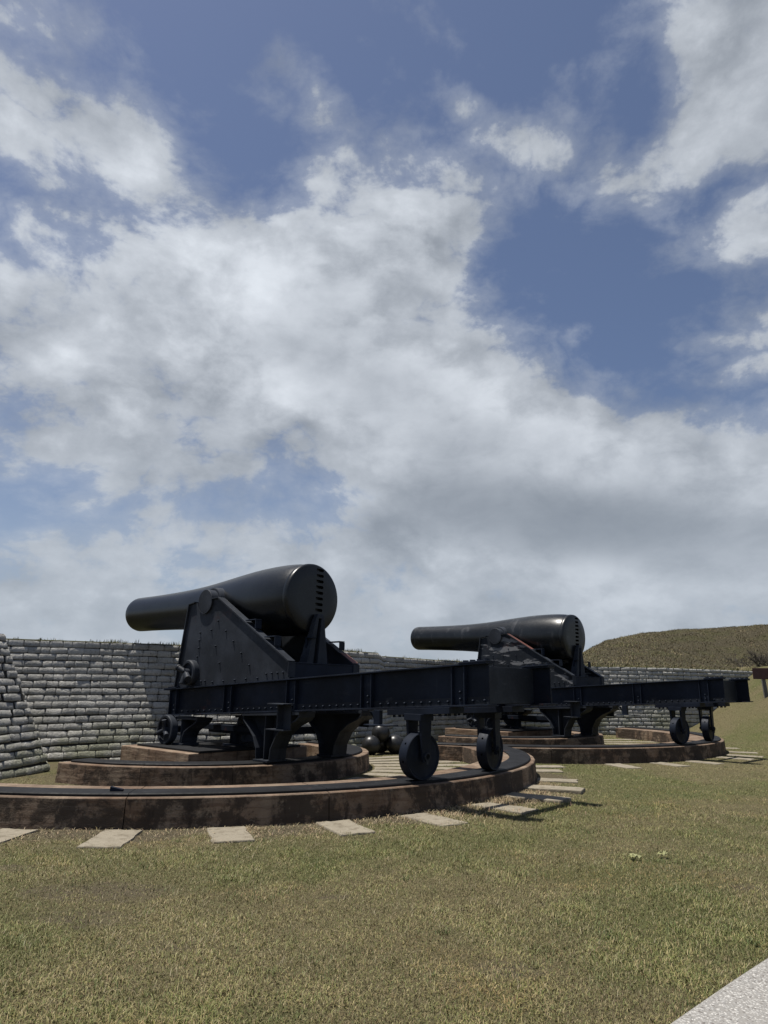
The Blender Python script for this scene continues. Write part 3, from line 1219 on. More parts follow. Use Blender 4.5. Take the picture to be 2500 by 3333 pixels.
def make_cannon(name, label, G, el):
    root = empty(name, label, 'cannon', (G['x'], G['y'], 0), G['rot'], 'cannons on the battery')
    # --- barrel, pivoting at the trunnions
    prof = [(-3.60, 0.0), (-3.60, 0.19), (-3.955, 0.19), (-3.97, 0.20), (-3.97, 0.36), (-3.955, 0.385), (-3.91, 0.396), (-3.80, 0.398), (-3.4, 0.398), (-2.9, 0.402), (-2.4, 0.410), (-1.9, 0.424),
            (-1.5, 0.440), (-1.1, 0.463), (-0.7, 0.494), (-0.35, 0.527), (0.0, 0.562), (0.35, 0.597), (0.7, 0.628), (1.0, 0.647), (1.3, 0.658), (1.55, 0.661), (1.75, 0.657),
            (1.90, 0.648), (2.02, 0.632), (2.065, 0.620), (2.075, 0.618), (2.085, 0.632), (2.12, 0.636), (2.165, 0.630), (2.188, 0.612), (2.197, 0.59), (2.205, 0.40), (2.21, 0.0)]
    mb = MB()
    mb.lathe(prof[1:-1], Matrix.Identity(4), 112, True, True)
    brl = mb.build('barrel', IRON_GUN, root, merge=True)
    # ratchet notches sunk into the breech face
    cut = []
    for i in range(10):
        c = MB()
        zc = 0.53 - i * 0.105
        ol = [(-0.0, -0.026), (0.0, 0.026), (0.0, 0.026)]
        pts = []
        y0, y1, hz_ = 0.045, 0.225, 0.027
        pts = [(y0, -hz_), (y1 - hz_, -hz_)] + [(y1 - hz_ + hz_ * sin(t), -hz_ * cos(t)) for t in np.linspace(0.3, pi - 0.3, 6)] + [(y1 - hz_, hz_), (y0, hz_)]
        n = len(pts)
        vs = [(2.13, p[0], zc + p[1]) for p in pts] + [(2.30, p[0], zc + p[1]) for p in pts]
        fs = [tuple(range(n)), tuple(range(2 * n - 1, n - 1, -1))] + [(k, k + n, (k + 1) % n + n, (k + 1) % n) for k in range(n)]
        c.add(vs, fs)
        cut.append(c.build('cutter', IRON, root))
    boolean_cut(brl, cut)
    es = brl.modifiers.new('split', 'EDGE_SPLIT')
    es.split_angle = R(32)
    brl.location = (TUT, 0, TZT)
    brl.rotation_euler = (0, R(el), 0)
    for s in (-1, 1):
        mb = MB()
        mb.lathe([(0.42, 0.29), (0.60, 0.285), (0.665, 0.275), (0.672, 0.262)], Matrix.Rotation(s * pi / 2, 4, 'Z'), 48)
        mb.lathe([(0.66, 0.226), (0.828, 0.226), (0.836, 0.218)], Matrix.Rotation(s * pi / 2, 4, 'Z'), 48)
        t = mb.build('trunnion', IRON_PLATE, brl)
        e2 = t.modifiers.new('split', 'EDGE_SPLIT')
        e2.split_angle = R(35)
    # --- cheeks
    arc = [(TUT + 0.232 * cos(R(a)), TZT + 0.0 + 0.232 * sin(R(a))) for a in range(186, 361, 14)]
    outline = [(-0.04, 1.505), (0.228, 3.075), (0.43, 3.10), (0.54, 3.088)] + arc + [(1.004, 3.128), (1.19, 3.132), (3.323, 1.915), (3.336, 1.672)]
    outline[0] = (-0.04, rail_top(0) + 0.01)
    outline[-1] = (3.336, rail_top(3.3) + 0.012)
    for s in (-1, 1):
        mb = MB()
        mb.prism(outline, s * 0.775, s * 0.800)
        mb.prism(outline, s * 0.735, s * 0.745)
        ch = mb.build('cheek', IRON_PLATE, root, 0.003)
        f = MB()
        y0, y1 = s * 0.69, s * 0.842
        f.strip([(-0.045, rail_top(0) + 0.01), (0.224, 3.08), (0.42, 3.103)], y0, y1, 0.022)
        f.strip([(1.0, 3.136), (1.19, 3.138), (3.325, 1.921)], y0, y1, 0.024)
        f.strip([(TUT + 0.226 * cos(R(a)), TZT + 0.226 * sin(R(a))) for a in range(186, 358, 9)][::-1], y0, y1, 0.018)
        f.build('cheek_flange', IRON_PLATE, ch)
        e_ = MB()
        e_.box((3.338, min(s * .69, s * .842), 1.672), (3.352, max(s * .69, s * .842), 1.925))
        e_.build('end_plate', IRON_PLATE, ch)
        pts = [(1.226, 2.709), (1.021, 2.548), (1.487, 2.511), (0.652, 2.512), (0.639, 2.364), (0.64, 2.222), (0.616, 2.06), (1.196, 2.242), (1.742, 2.31), (1.998, 2.095), (1.358, 1.935), (2.253, 1.883),
               (0.808, 1.60), (0.934, 1.61), (1.18, 1.59), (1.517, 1.607), (1.858, 1.626), (2.179, 1.645), (2.507, 1.66), (2.743, 1.73), (2.889, 1.74), (3.038, 1.745), (3.181, 1.75)]
        bolts(ch, [(u, s * 0.800, z) for u, z in pts], -s)
        # bent iron steps on the sloping edge
        for (u, z) in ((2.10, 2.66), (2.66, 2.345)):
            st = MB()
            st.box((u, s * 0.70, z - 0.0), (u + 0.30, s * 0.835, z + 0.018))
            st.box((u + 0.285, s * 0.70, z - 0.15), (u + 0.305, s * 0.835, z - 0.003))
            st.build('step', IRON, ch, 0.004)
        # eccentric wheel with handspike sockets at the foot of the cheek
        ec = MB()
        q = Matrix.Translation((0.49, 0, 1.765)) @ Matrix.Rotation(s * pi / 2, 4, 'Z')
        ec.lathe([(0.803, 0.235), (0.90, 0.235), (0.925, 0.215), (0.925, 0.175), (0.885, 0.165), (0.885, 0.05)], q, 40)
        ew = ec.build('eccentric_wheel', IRON_PLATE, ch)
        x = ew.modifiers.new('split', 'EDGE_SPLIT')
        x.split_angle = R(35)
        hb = MB()
        hb.cyl((0.49, s * 0.86, 1.765), (0.49, s * 0.985, 1.765), 0.070)
        for an in (155, 325, 270):
            a = R(an)
            hb.cyl((0.49 + 0.03 * cos(a), s * 0.955, 1.765 + 0.03 * sin(a)), (0.49 + 0.20 * cos(a), s * 1.00, 1.765 + 0.20 * sin(a)), 0.048, 0.056)
            hb.cyl((0.49 + 0.19 * cos(a), s * 0.998, 1.765 + 0.19 * sin(a)), (0.49 + 0.215 * cos(a), s * 1.004, 1.765 + 0.215 * sin(a)), 0.064)
        hb.build('socket_hub', IRON_PLATE, ch)
    # transoms tying the cheeks
    t = MB()
    t.box((3.20, -0.73, 1.66), (3.334, 0.73, 1.90))
    t.box((2.7, -0.735, 1.63), (3.2, 0.735, 1.66))
    t.box((3.10, -0.73, 1.9015), (3.345, 0.73, 1.918))
    t.build('rear_transom', IRON, root, 0.003)
    t = MB()
    t.box((0.25, -0.73, 1.55), (0.30, 0.73, 2.35))
    t.box((0.9, -0.73, 1.62), (1.5, 0.73, 1.66))
    t.build('front_transom', IRON, root, 0.003)
    # elevating post behind the breech
    p = MB()
    for (dy0, dy1, ty0, ty1) in ((-0.20, -0.055, -0.03, 0.035), (0.055, 0.30, 0.10, 0.165)):
        p.hexa([(2.86, dy0, 1.915), (3.08, dy0, 1.915), (3.08, dy1, 1.915), (2.86, dy1, 1.915)],
               [(2.98, ty0 + 0.02, 2.74), (3.08, ty0 + 0.02, 2.74), (3.08, ty1 + 0.02, 2.74), (2.98, ty1 + 0.02, 2.74)])
    p.hexa([(2.97, -0.012, 2.72), (3.083, -0.012, 2.72), (3.083, 0.187, 2.72), (2.97, 0.187, 2.72)],
           [(2.99, 0.03, 2.80), (3.08, 0.03, 2.80), (3.08, 0.15, 2.80), (2.99, 0.15, 2.80)])
    p.box((2.88, -0.12, 1.92), (2.98, 0.22, 2.2))
    p.build('elevating_post', IRON_PLATE, root, 0.008)
    sh = MB()
    sh.box((2.96, -0.16, 2.36), (3.10, -0.015, 2.378))
    sh.box((2.96, -0.15, 2.20), (3.0, -0.03, 2.36))
    sh.build('post_bracket', IRON, root, 0.003)
    # --- chassis rails
    tilt = atan2(1.317 - .948, RS1 - RS0)
    for s in (-1, 1):
        m = MB()
        yw = s * 0.79

        def seg(u0, u1, ya, yb, lo0, lo1, hi0, hi1, mb=m):
            y_a, y_b = min(ya, yb), max(ya, yb)
            mb.hexa([(u0, y_a, lo0), (u1, y_a, lo1), (u1, y_b, lo1), (u0, y_b, lo0)], [(u0, y_a, hi0), (u1, y_a, hi1), (u1, y_b, hi1), (u0, y_b, hi0)])
        b0, b1, t0, t1 = rail_bot(RS0), rail_bot(RS1), rail_top(RS0), rail_top(RS1)
        seg(RS0 + .03, RS1 - .02, yw - .012, yw + .012, b0 + .02, b1 + .02, t0 - .02, t1 - .02)
        seg(RS0 - .06, RS1 + .0, s * 0.690, s * 0.896, t0 - .021, t1 - .021, t0, t1)
        seg(RS0 - .0, RS1 + .02, s * 0.690, s * 0.898, b0, b1, b0 + .022, b1 + .022)
        # riveted angle along the foot of the web
        rl = m.build('chassis_rail', IRON, root, 0.003)
        m2 = MB()
        seg(RS0 + .03, RS1 - .02, s * 0.803, s * 0.815, b0 + .023, b1 + .023, b0 + .115, b1 + .115, m2)
        m2.build('rivet_angle', IRON_WORN, rl)
        for (u0, u1) in ((-0.12, 0.11), (1.66, 1.87), (3.37, 3.58), (5.05, 5.25), (6.70, 6.90)):
            sm_ = MB()
            z0, z1 = rail_bot(u0), rail_top(u0)
            for uu in (u0, u1):
                sm_.box((uu - .008, min(s * .8032, s * .88), z0 + .025), (uu + .008, max(s * .8032, s * .88), z1 - .024))
            um = (u0 + u1) / 2
            sm_.box((u0 + .009, min(s * .8155, s * .828), z0 + .025), (u1 - .009, max(s * .8155, s * .828), z1 - .024))
            st = sm_.build('stiffener', IRON, rl, 0.002)
            bolts(rl, [(um + .01, s * .828, z0 + .10), (um + .01, s * .828, z0 + .19)], -s)
        pts = []
        for (a, b, n) in ((0.28, 1.55, 8), (2.02, 3.25, 9), (3.75, 4.95, 9), (5.40, 6.6, 9), (7.0, 7.18, 2)):
            for i in range(n):
                u = a + (b - a) * i / (n - 1)
                pts.append((u, s * 0.815, rail_bot(u) + 0.068))
        bolts(rl, pts, -s)
        for (u0, u1, nb) in ((RS0 - 0.04, 0.10, 3), (6.83, 7.26, 4)):
            cp = MB()
            z0, z1 = rail_top(u0) + .002, rail_top(u1) + .002
            seg(u0, u1, s * .67, s * .90, z0, z1, z0 + .022, z1 + .022, cp)
            for i in range(nb):
                u = u0 + .05 + (u1 - u0 - .1) * i / (nb - 1)
                cp.cyl((u, s * .80, rail_top(u) + .02), (u, s * .80, rail_top(u) + .048), .040, seg=10, smooth=False)
            cp.build('cap_plate', IRON, rl, 0.003)
        # foot under the front of the rail
        fl = MB()
        shp = [(0.13, .905), (0.13, .445), (0.40, .445), (0.41, .58), (0.47, .68), (0.60, .755), (0.74, .81), (0.83, .865), (0.845, .925)]
        fl.prism([(0.13, .925)] + shp[1:], s * 0.60, s * 0.62)
        fl.strip([(0.385, .445), (0.40, .58), (0.46, .68), (0.60, .755), (0.74, .815), (0.825, .865), (0.845, .93)], s * 0.52, s * 0.86, 0.02)
        fl.box((0.10, min(s * .5, s * .87), .437), (0.44, max(s * .5, s * .87), .47))
        fl.box((0.13, min(s * .52, s * .86), .90), (0.86, max(s * .52, s * .86), .945))
        fl.box((0.30, min(s * .621, s * .84), .47), (0.325, max(s * .621, s * .84), .90))
        fl.build('front_leg', IRON_PLATE, root, 0.003)
        # big curved cast leg on the inner arc
        ml = MB()
        left = [(2.266, 1.055), (2.275, .96), (2.44, .825), (2.57, .70), (2.65, .53), (2.67, .36)]
        right = [(3.03, .36), (3.05, .53), (3.18, .75), (3.40, .90), (3.62, .985), (3.71, 1.05), (3.72, 1.115)]
        ml.prism(left + right, s * 0.66, s * 0.685)
        ml.strip(left, s * 0.54, s * 0.885, 0.02)
        ml.strip(right, s * 0.54, s * 0.885, 0.02)
        ml.box((2.66, min(s * .5, s * .93), .332), (3.04, max(s * .5, s * .93), .362))
        ml.box((2.84, min(s * .686, s * .86), .363), (2.862, max(s * .686, s * .86), 1.05))
        sl0, sl1 = rail_bot(2.25), rail_bot(3.72)
        seg(2.25, 3.72, s * .54, s * .895, 1.03, 1.09, sl0 - .003, sl1 - .003, ml)
        ml.build('middle_leg', IRON_PLATE, root, 0.003)
        # step bracket on the outside of the leg
        sb = MB()
        sb.box((3.20, min(s * .90, s * 1.12), 1.243), (3.60, max(s * .90, s * 1.12), 1.262))
        sb.box((3.33, min(s * .90, s * 1.02), .865), (3.36, max(s * .90, s * 1.02), 1.242))
        sb.box((3.36, min(s * .90, s * .915), .865), (3.55, max(s * .90, s * .915), 1.242))
        sb.box((3.12, min(s * .89, s * 1.06), .846), (3.56, max(s * .89, s * 1.06), .864))
        sb.build('step_bracket', IRON_PLATE, root, 0.003)
        # truck wheel at the front, with sockets
        tw = MB()
        q = Matrix.Translation((-0.01, 0, .705)) @ Matrix.Rotation(s * pi / 2, 4, 'Z')
        tw.lathe([(0.86, 0.10), (0.86, 0.262), (0.87, 0.270), (0.985, 0.270), (1.0, 0.258), (1.0, 0.222), (0.95, 0.212), (0.95, 0.05)], q, 44)
        twr = tw.build('truck_wheel', IRON_PLATE, root)
        x = twr.modifiers.new('split', 'EDGE_SPLIT')
        x.split_angle = R(35)
        hb = MB()
        hb.cyl((-0.01, s * 0.60, .705), (-0.01, s * 1.02, .705), 0.060)
        for an in (85, 205, 325):
            a = R(an)
            hb.cyl((-0.01 + .03 * cos(a), s * 0.99, .705 + .03 * sin(a)), (-0.01 + .18 * cos(a), s * 1.03, .705 + .18 * sin(a)), 0.036, 0.046)
        hb.build('socket_hub', IRON_PLATE, twr)
        # wheel beam, fork and traversing wheel on the outer arc
        phi = -s * math.atan(.857 / 6.21)
        q = Matrix.Translation((6.21 - .06, s * .857 * 0.99, 0)) @ Matrix.Rotation(-phi, 4, 'Z')
        zt = rail_bot(5.65)
        bm_ = MB()
        bm_.hexa([(5.62, min(s * .60, s * .93), rail_bot(5.62) - .085), (6.70, min(s * .60, s * .93), rail_bot(6.7) - .085), (6.70, max(s * .60, s * .93), rail_bot(6.7) - .085), (5.62, max(s * .60, s * .93), rail_bot(5.62) - .085)],
                 [(5.62, min(s * .60, s * .93), rail_bot(5.62) - .003), (6.70, min(s * .60, s * .93), rail_bot(6.7) - .003), (6.70, max(s * .60, s * .93), rail_bot(6.7) - .003), (5.62, max(s * .60, s * .93), rail_bot(5.62) - .003)])
        for u in (5.70, 5.80, 6.50, 6.60):
            for yy in (.66, .87):
                bm_.cyl((u, s * yy, rail_bot(u) - .115), (u, s * yy, rail_bot(u) - .07), .022, seg=6, smooth=False)
        bm_.build('wheel_beam', IRON, root, 0.003)
        zc, rw = .345 + .302, .302
        fk = MB()
        for (xa, xb) in ((-0.185, -0.14), (0.075, 0.12)):
            fk.add([q @ Vector(v) for v in ((xa, -.10, 1.17), (xb, -.10, 1.17), (xb, .10, 1.17), (xa, .10, 1.17), (xa, -.07, zc), (xb, -.07, zc), (xb, .07, zc), (xa, .07, zc),
                                            (xa, -.05, zc - .07), (xb, -.05, zc - .07), (xb, .05, zc - .07), (xa, .05, zc - .07))],
                   [(0, 1, 2, 3), (0, 4, 5, 1), (1, 5, 6, 2), (2, 6, 7, 3), (3, 7, 4, 0), (4, 8, 9, 5), (5, 9, 10, 6), (6, 10, 11, 7), (7, 11, 8, 4), (8, 11, 10, 9)])
        fk.box((-0.20, -.12, 1.1), (0.135, .12, 1.185), q)
        fk.build('wheel_fork', IRON, root, 0.004)
        wm = MB()
        qw = q @ Matrix.Translation((-0.015, 0, zc))
        wm.lathe([(-0.075, .06), (-0.068, .25), (-0.080, .280), (-0.085, rw - .008), (-0.078, rw), (0.072, rw), (0.08, rw - .008), (0.076, .280), (0.060, .268), (0.045, .12), (0.06, .09), (0.05, .03)], qw, 56)
        wh = wm.build('traversing_wheel', IRON, root)
        ca = []
        for an in range(0, 360, 45):
            c = MB()
            p0 = qw @ Vector((0.0, cos(R(an + 12)) * .27, sin(R(an + 12)) * .27))
            p1 = qw @ Vector((0.0, cos(R(an + 12)) * .33, sin(R(an + 12)) * .33))
            c.cyl(p0, p1, .017, seg=10)
            ca.append(c.build('cutter', IRON, root))
        boolean_cut(wh, ca)
        x = wh.modifiers.new('split', 'EDGE_SPLIT')
        x.split_angle = R(35)
        axm = MB()
        axm.cyl(qw @ Vector((-0.20, 0, 0)), qw @ Vector((0.165, 0, 0)), .036, seg=14)
        axm.lathe([(0.138, .052), (0.165, .052)], qw, 6, False)
        axm.box((0.14, -.012, -.10), (0.152, .02, .04), qw)
        axm.build('axle', IRON_PLATE, wh)
    # cross plates, drawbar and pintle
    c = MB()
    c.box((6.94, -.777, rail_bot(6.94) + .03), (6.96, .777, rail_top(6.94) - .02))
    c.build('rear_cross_plate', IRON_PLATE, root, 0.002)
    c = MB()
    c.box((-0.26, -.777, rail_bot(0) + .0), (-0.24, .777, rail_top(0) - .02))
    c.build('front_cross_plate', IRON, root, 0.002)
    c = MB()
    c.box((0.1, -.22, .70), (2.45, .22, .80))
    c.box((0.1, -.08, .64), (2.45, .08, .70))
    c.box((2.40, -.655, .70), (2.455, .655, .82))
    c.build('drawbar', IRON, root, 0.004)
    c = MB()
    c.cyl((0.9, .0, .43), (0.9, 0, .70), .11, seg=24)
    c.cyl((0.9, .0, .436), (0.9, 0, .47), .24, seg=24)
    c.build('pintle', IRON, root)
    c = MB()
    for u in (0.5, 4.6, 6.4):
        c.box((u, -.777, rail_bot(u) + .05), (u + .02, .777, rail_bot(u) + .42))
    c.build('cross_tie', IRON, root)
    # hanging step inside the far rail
    c = MB()
    c.box((3.98, .56, .925), (4.12, .64, rail_bot(4.05) - .002))
    c.hexa([(3.86, .57, rail_bot(3.8) - .02), (3.92, .57, rail_bot(3.8) - .02), (3.92, .63, rail_bot(3.8) - .02), (3.86, .63, rail_bot(3.8) - .02)][::-1],
           [(3.975, .57, .99), (4.0, .57, .96), (4.0, .63, .96), (3.975, .63, .99)])
    c.box((3.85, .45, .905), (4.38, .75, .924))
    c.build('hanging_step', IRON, root, 0.003)
    return root


cannon = make_cannon('cannon', "nearer black cannon with plain dark grey cheek plates on its iron carriage", G1, G1['el'])


def copy_tree(o, parent=None):
    c = o.copy()
    COL.objects.link(c)
    c.parent = parent
    for ch in kids(o):
        copy_tree(ch, c)
    return c


cannon2 = copy_tree(cannon)
cannon2.location = (G2['x'], G2['y'], 0.0)
cannon2.rotation_euler = (0, 0, G2['rot'])
cannon2['label'] = "farther black cannon with pale patches of peeling paint on its cheek plate"


def remat(o, mat):
    o.data = o.data.copy()
    o.data.materials.clear()
    o.data.materials.append(mat)


for ch in kids(cannon2):
    nm = ch.name.split('.')[0]
    if nm == 'barrel':
        ch.rotation_euler = (0, R(G2['el']), 0)
        remat(ch, IRON_GUN_WORN)
    if nm == 'cheek':
        remat(ch, IRON_PEEL)
        ch['label'] = 'cheek plate with peeling grey paint patches'


def rust_cap(root, s, u0, u1, lab):
    """bare rusty strip lying on the sloping cheek edge"""
    m = MB()
    sl = (1.921 - 3.138) / (3.325 - 1.19)
    z = lambda u: 3.138 + sl * (u - 1.19) + .030
    m.hexa([(u0, min(s * .70, s * .838), z(u0)), (u1, min(s * .70, s * .838), z(u1)), (u1, max(s * .70, s * .838), z(u1)), (u0, max(s * .70, s * .838), z(u0))],
           [(u0, min(s * .70, s * .838), z(u0) + .006), (u1, min(s * .70, s * .838), z(u1) + .006), (u1, max(s * .70, s * .838), z(u1) + .006), (u0, max(s * .70, s * .838), z(u0) + .006)])
    o = m.build('edge_strip', IRON_RUST, root)
    o['label'] = lab


rust_cap(cannon, 1, 2.98, 3.32, 'rust-red end of the far cheek edge')
rust_cap(cannon2, -1, 1.22, 2.05, 'rust-red upper cheek edge')

# ------------------------------------------------------------------ cannonballs
BR = 0.225
bc = [(-0.235, 17.22), (0.345, 17.60), (0.00, 17.87)]


def ball(x, y, z, label):
    bm = bmesh.new()
    bmesh.ops.create_uvsphere(bm, u_segments=40, v_segments=24, radius=BR)
    me = bpy.data.meshes.new('cannonball')
    bm.to_mesh(me)
    bm.free()
    me.polygons.foreach_set('use_smooth', [True] * len(me.polygons))
    me.materials.append(BALL)
    o = bpy.data.objects.new('cannonball', me)
    COL.objects.link(o)
    o.location = (x, y, z)
    tag(o, label, 'cannonball', 'cannonballs piled behind the nearer cannon')
    return o


c0, c1, c2 = [Vector((*p, 0.0)) for p in bc]
gzb = float(ground_z(np.array([0.0]), np.array([17.5]))[0])
ball(c0.x, c0.y, gzb + BR, "left black iron cannonball on the ground under the pile")
ball(c1.x, c1.y, gzb + BR, "right black iron cannonball on the ground, partly behind the wheel")
ball(c2.x, c2.y, gzb + BR, "hindmost black iron cannonball under the top ball of the pile")


def top_of(c):
    a, b, e = c
    ab, ae = b - a, e - a
    nrm = ab.cross(ae)
    o = (ae.length_squared * nrm.cross(ab) * -1 + ab.length_squared * nrm.cross(ae)) / (2 * nrm.length_squared)
    o = (ab.length_squared * ae.cross(nrm) * -1 + ae.length_squared * ab.cross(nrm)) / (2 * nrm.length_squared) * -1
    ctr = a + (ab.length_squared * (ae.cross(nrm)) + ae.length_squared * (nrm.cross(ab))) / (2 * nrm.length_squared)
    rr = (ctr - a).length
    return ctr, sqrt(max(4 * BR * BR - rr * rr, 0.01))


ctr, hh = top_of((c0, c1, c2))
ball(ctr.x, ctr.y, gzb + BR + hh, "topmost black iron cannonball resting on the others")

# ------------------------------------------------------------------ sign at the right edge
sx, sy = 14.0, 25.75
sz = float(ground_z(np.array([sx]), np.array([sy]))[0])
sg = empty('sign', "small brown-red sign on a grey post at the right edge, on the bank", 'sign', (sx, sy, sz), R(-8))
MB().hexa([(-.06, -.05, -.25), (.08, -.05, -.25), (.08, .05, -.25), (-.06, .05, -.25)], [(-.10, -.045, .72), (.02, -.045, .72), (.02, .045, .72), (-.10, .045, .72)]).build('post', POST_GREY, sg, 0.006)
pm = MB()
pm.box((-.40, -.075, .62), (.62, -.047, 1.02))
pm.build('sign_panel', SIGN_RED, sg, 0.008)

# ------------------------------------------------------------------ concrete path in the corner
pv = []
pn = 30
mb = MB()
V = []
for i in range(pn + 1):
    t = -6 + 14 * i / pn
    e = PA + PDIR * t
    e = e + PNRM * (0.003 * sin(i * 1.7))
    q = e + PNRM * 1.8
    V += [(e[0], e[1], -0.08), (e[0], e[1], 0.046), (e[0] + PNRM[0] * .02, e[1] + PNRM[1] * .02, 0.056), (q[0], q[1], 0.056), (q[0], q[1], -0.08)]
Fc = []
for i in range(pn):
    for j in range(4):
        Fc.append((5 * i + j, 5 * i + j + 1, 5 * i + j + 6, 5 * i + j + 5))
mb.add(V, Fc)
pth = mb.build('path', PATH_M)
pth['kind'] = 'structure'


# ------------------------------------------------------------------ grass
def blades(name, x, y, z, h, w, lean, az, col, label=None, seg2=True):
    n = len(x)
    face = az + pi / 2
    wx, wy = np.cos(face) * w / 2, np.sin(face) * w / 2
    lx, ly = np.cos(az), np.sin(az)
    mx, my, mz = x + lx * h * lean * 0.35, y + ly * h * lean * 0.35, z + h * (0.60 * np.sqrt(np.maximum(1 - lean * lean, 0.02)) + 0.07)
    tx, ty, tz = x + lx * h * lean, y + ly * h * lean, z + h * np.sqrt(np.maximum(1 - lean * lean, 0.02))
    if seg2:
        V = np.stack([np.stack([x - wx, y - wy, z - 0.004], -1), np.stack([x + wx, y + wy, z - 0.004], -1),
                      np.stack([mx + wx * .8, my + wy * .8, mz], -1), np.stack([mx - wx * .8, my - wy * .8, mz], -1), np.stack([tx, ty, tz], -1)], 1).reshape(-1, 3)
        k = 5
        base = (np.arange(n) * 5)[:, None]
        tri = np.concatenate([base + np.array([0, 1, 2]), base + np.array([0, 2, 3]), base + np.array([3, 2, 4])], 1).reshape(-1, 3)
    else:
        V = np.stack([np.stack([x - wx, y - wy, z - 0.004], -1), np.stack([x + wx, y + wy, z - 0.004], -1), np.stack([tx, ty, tz], -1)], 1).reshape(-1, 3)
        k = 3
        tri = (np.arange(n) * 3)[:, None] + np.array([0, 1, 2])
    me = bpy.data.meshes.new(name)
    me.vertices.add(len(V))
    me.vertices.foreach_set('co', V.astype(np.float32).ravel())
    me.loops.add(len(tri) * 3)
    me.loops.foreach_set('vertex_index', tri.astype(np.int32).ravel())
    me.polygons.add(len(tri))
    me.polygons.foreach_set('loop_start', (np.arange(len(tri)) * 3).astype(np.int32))
    me.update(calc_edges=True)
    at = me.attributes.new('tint', 'FLOAT_COLOR', 'POINT')
    c4 = np.ones((len(V), 4), np.float32)
    c4[:, :3] = np.repeat(col, k, 0)
    at.data.foreach_set('color', c4.ravel())
    me.materials.append(BLADE)
    o = bpy.data.objects.new(name, me)
    COL.objects.link(o)
    o['kind'] = 'stuff'
    return o


def on_solid(x, y):
    """true where concrete, slabs or paths leave no room for grass"""
    bad = np.zeros(np.shape(x), bool)
    for G, sl, inn, fo in ((G1, SLABS1, IN1, -62.5), (G2, SLABS2, IN2, -77)):
        u, v = g_uv(G, x, y)
        r, a = np.hypot(u, v), np.degrees(np.arctan2(v, u))
        bad |= (r > 5.43) & (r < 6.42) & (a > fo - 1) & (a < 69)
        bad |= (r > 2.40) & (r < 3.25) & (a > -92) & (a < 82)
        bad |= (u > -.72) & (u < 1.64) & (v > -1.22) & (v < 1.49)
        for s in sl:
            uu, vv = u * cos(R(s)) + v * sin(R(s)), -u * sin(R(s)) + v * cos(R(s))
            bad |= (uu > 6.45) & (uu < 7.15) & (np.abs(vv) < 0.15)
        for s in inn:
            uu, vv = u * cos(R(s)) + v * sin(R(s)), -u * sin(R(s)) + v * cos(R(s))
            bad |= (uu > 3.3) & (uu < 5.4) & (np.abs(vv) < 0.185)
    bad |= path_side(x, y) > 0.012 + 0.05 * (fbm(x, y, 9.0, 2) - 0.4)
    return bad


def blade_cols(g_, r_, n):
    green = np.array([0.092, 0.110, 0.036])
    yel = np.array([0.150, 0.148, 0.060])
    straw = np.array([0.225, 0.198, 0.108])
    brown = np.array([0.132, 0.108, 0.060])
    k = rng.random(n)
    pg = 0.17 + 0.40 * g_
    ps = pg + 0.24
    pst = ps + 0.27 * (1 - 0.45 * g_)
    c = np.where((k < pg)[:, None], green, np.where((k < ps)[:, None], yel, np.where((k < pst)[:, None], straw, brown)))
    return c * np.array([1.10, 1.05, 0.94]) * rng.uniform(0.78, 1.22, (n, 1)) * (1 + rng.normal(0, 0.04, (n, 3)))


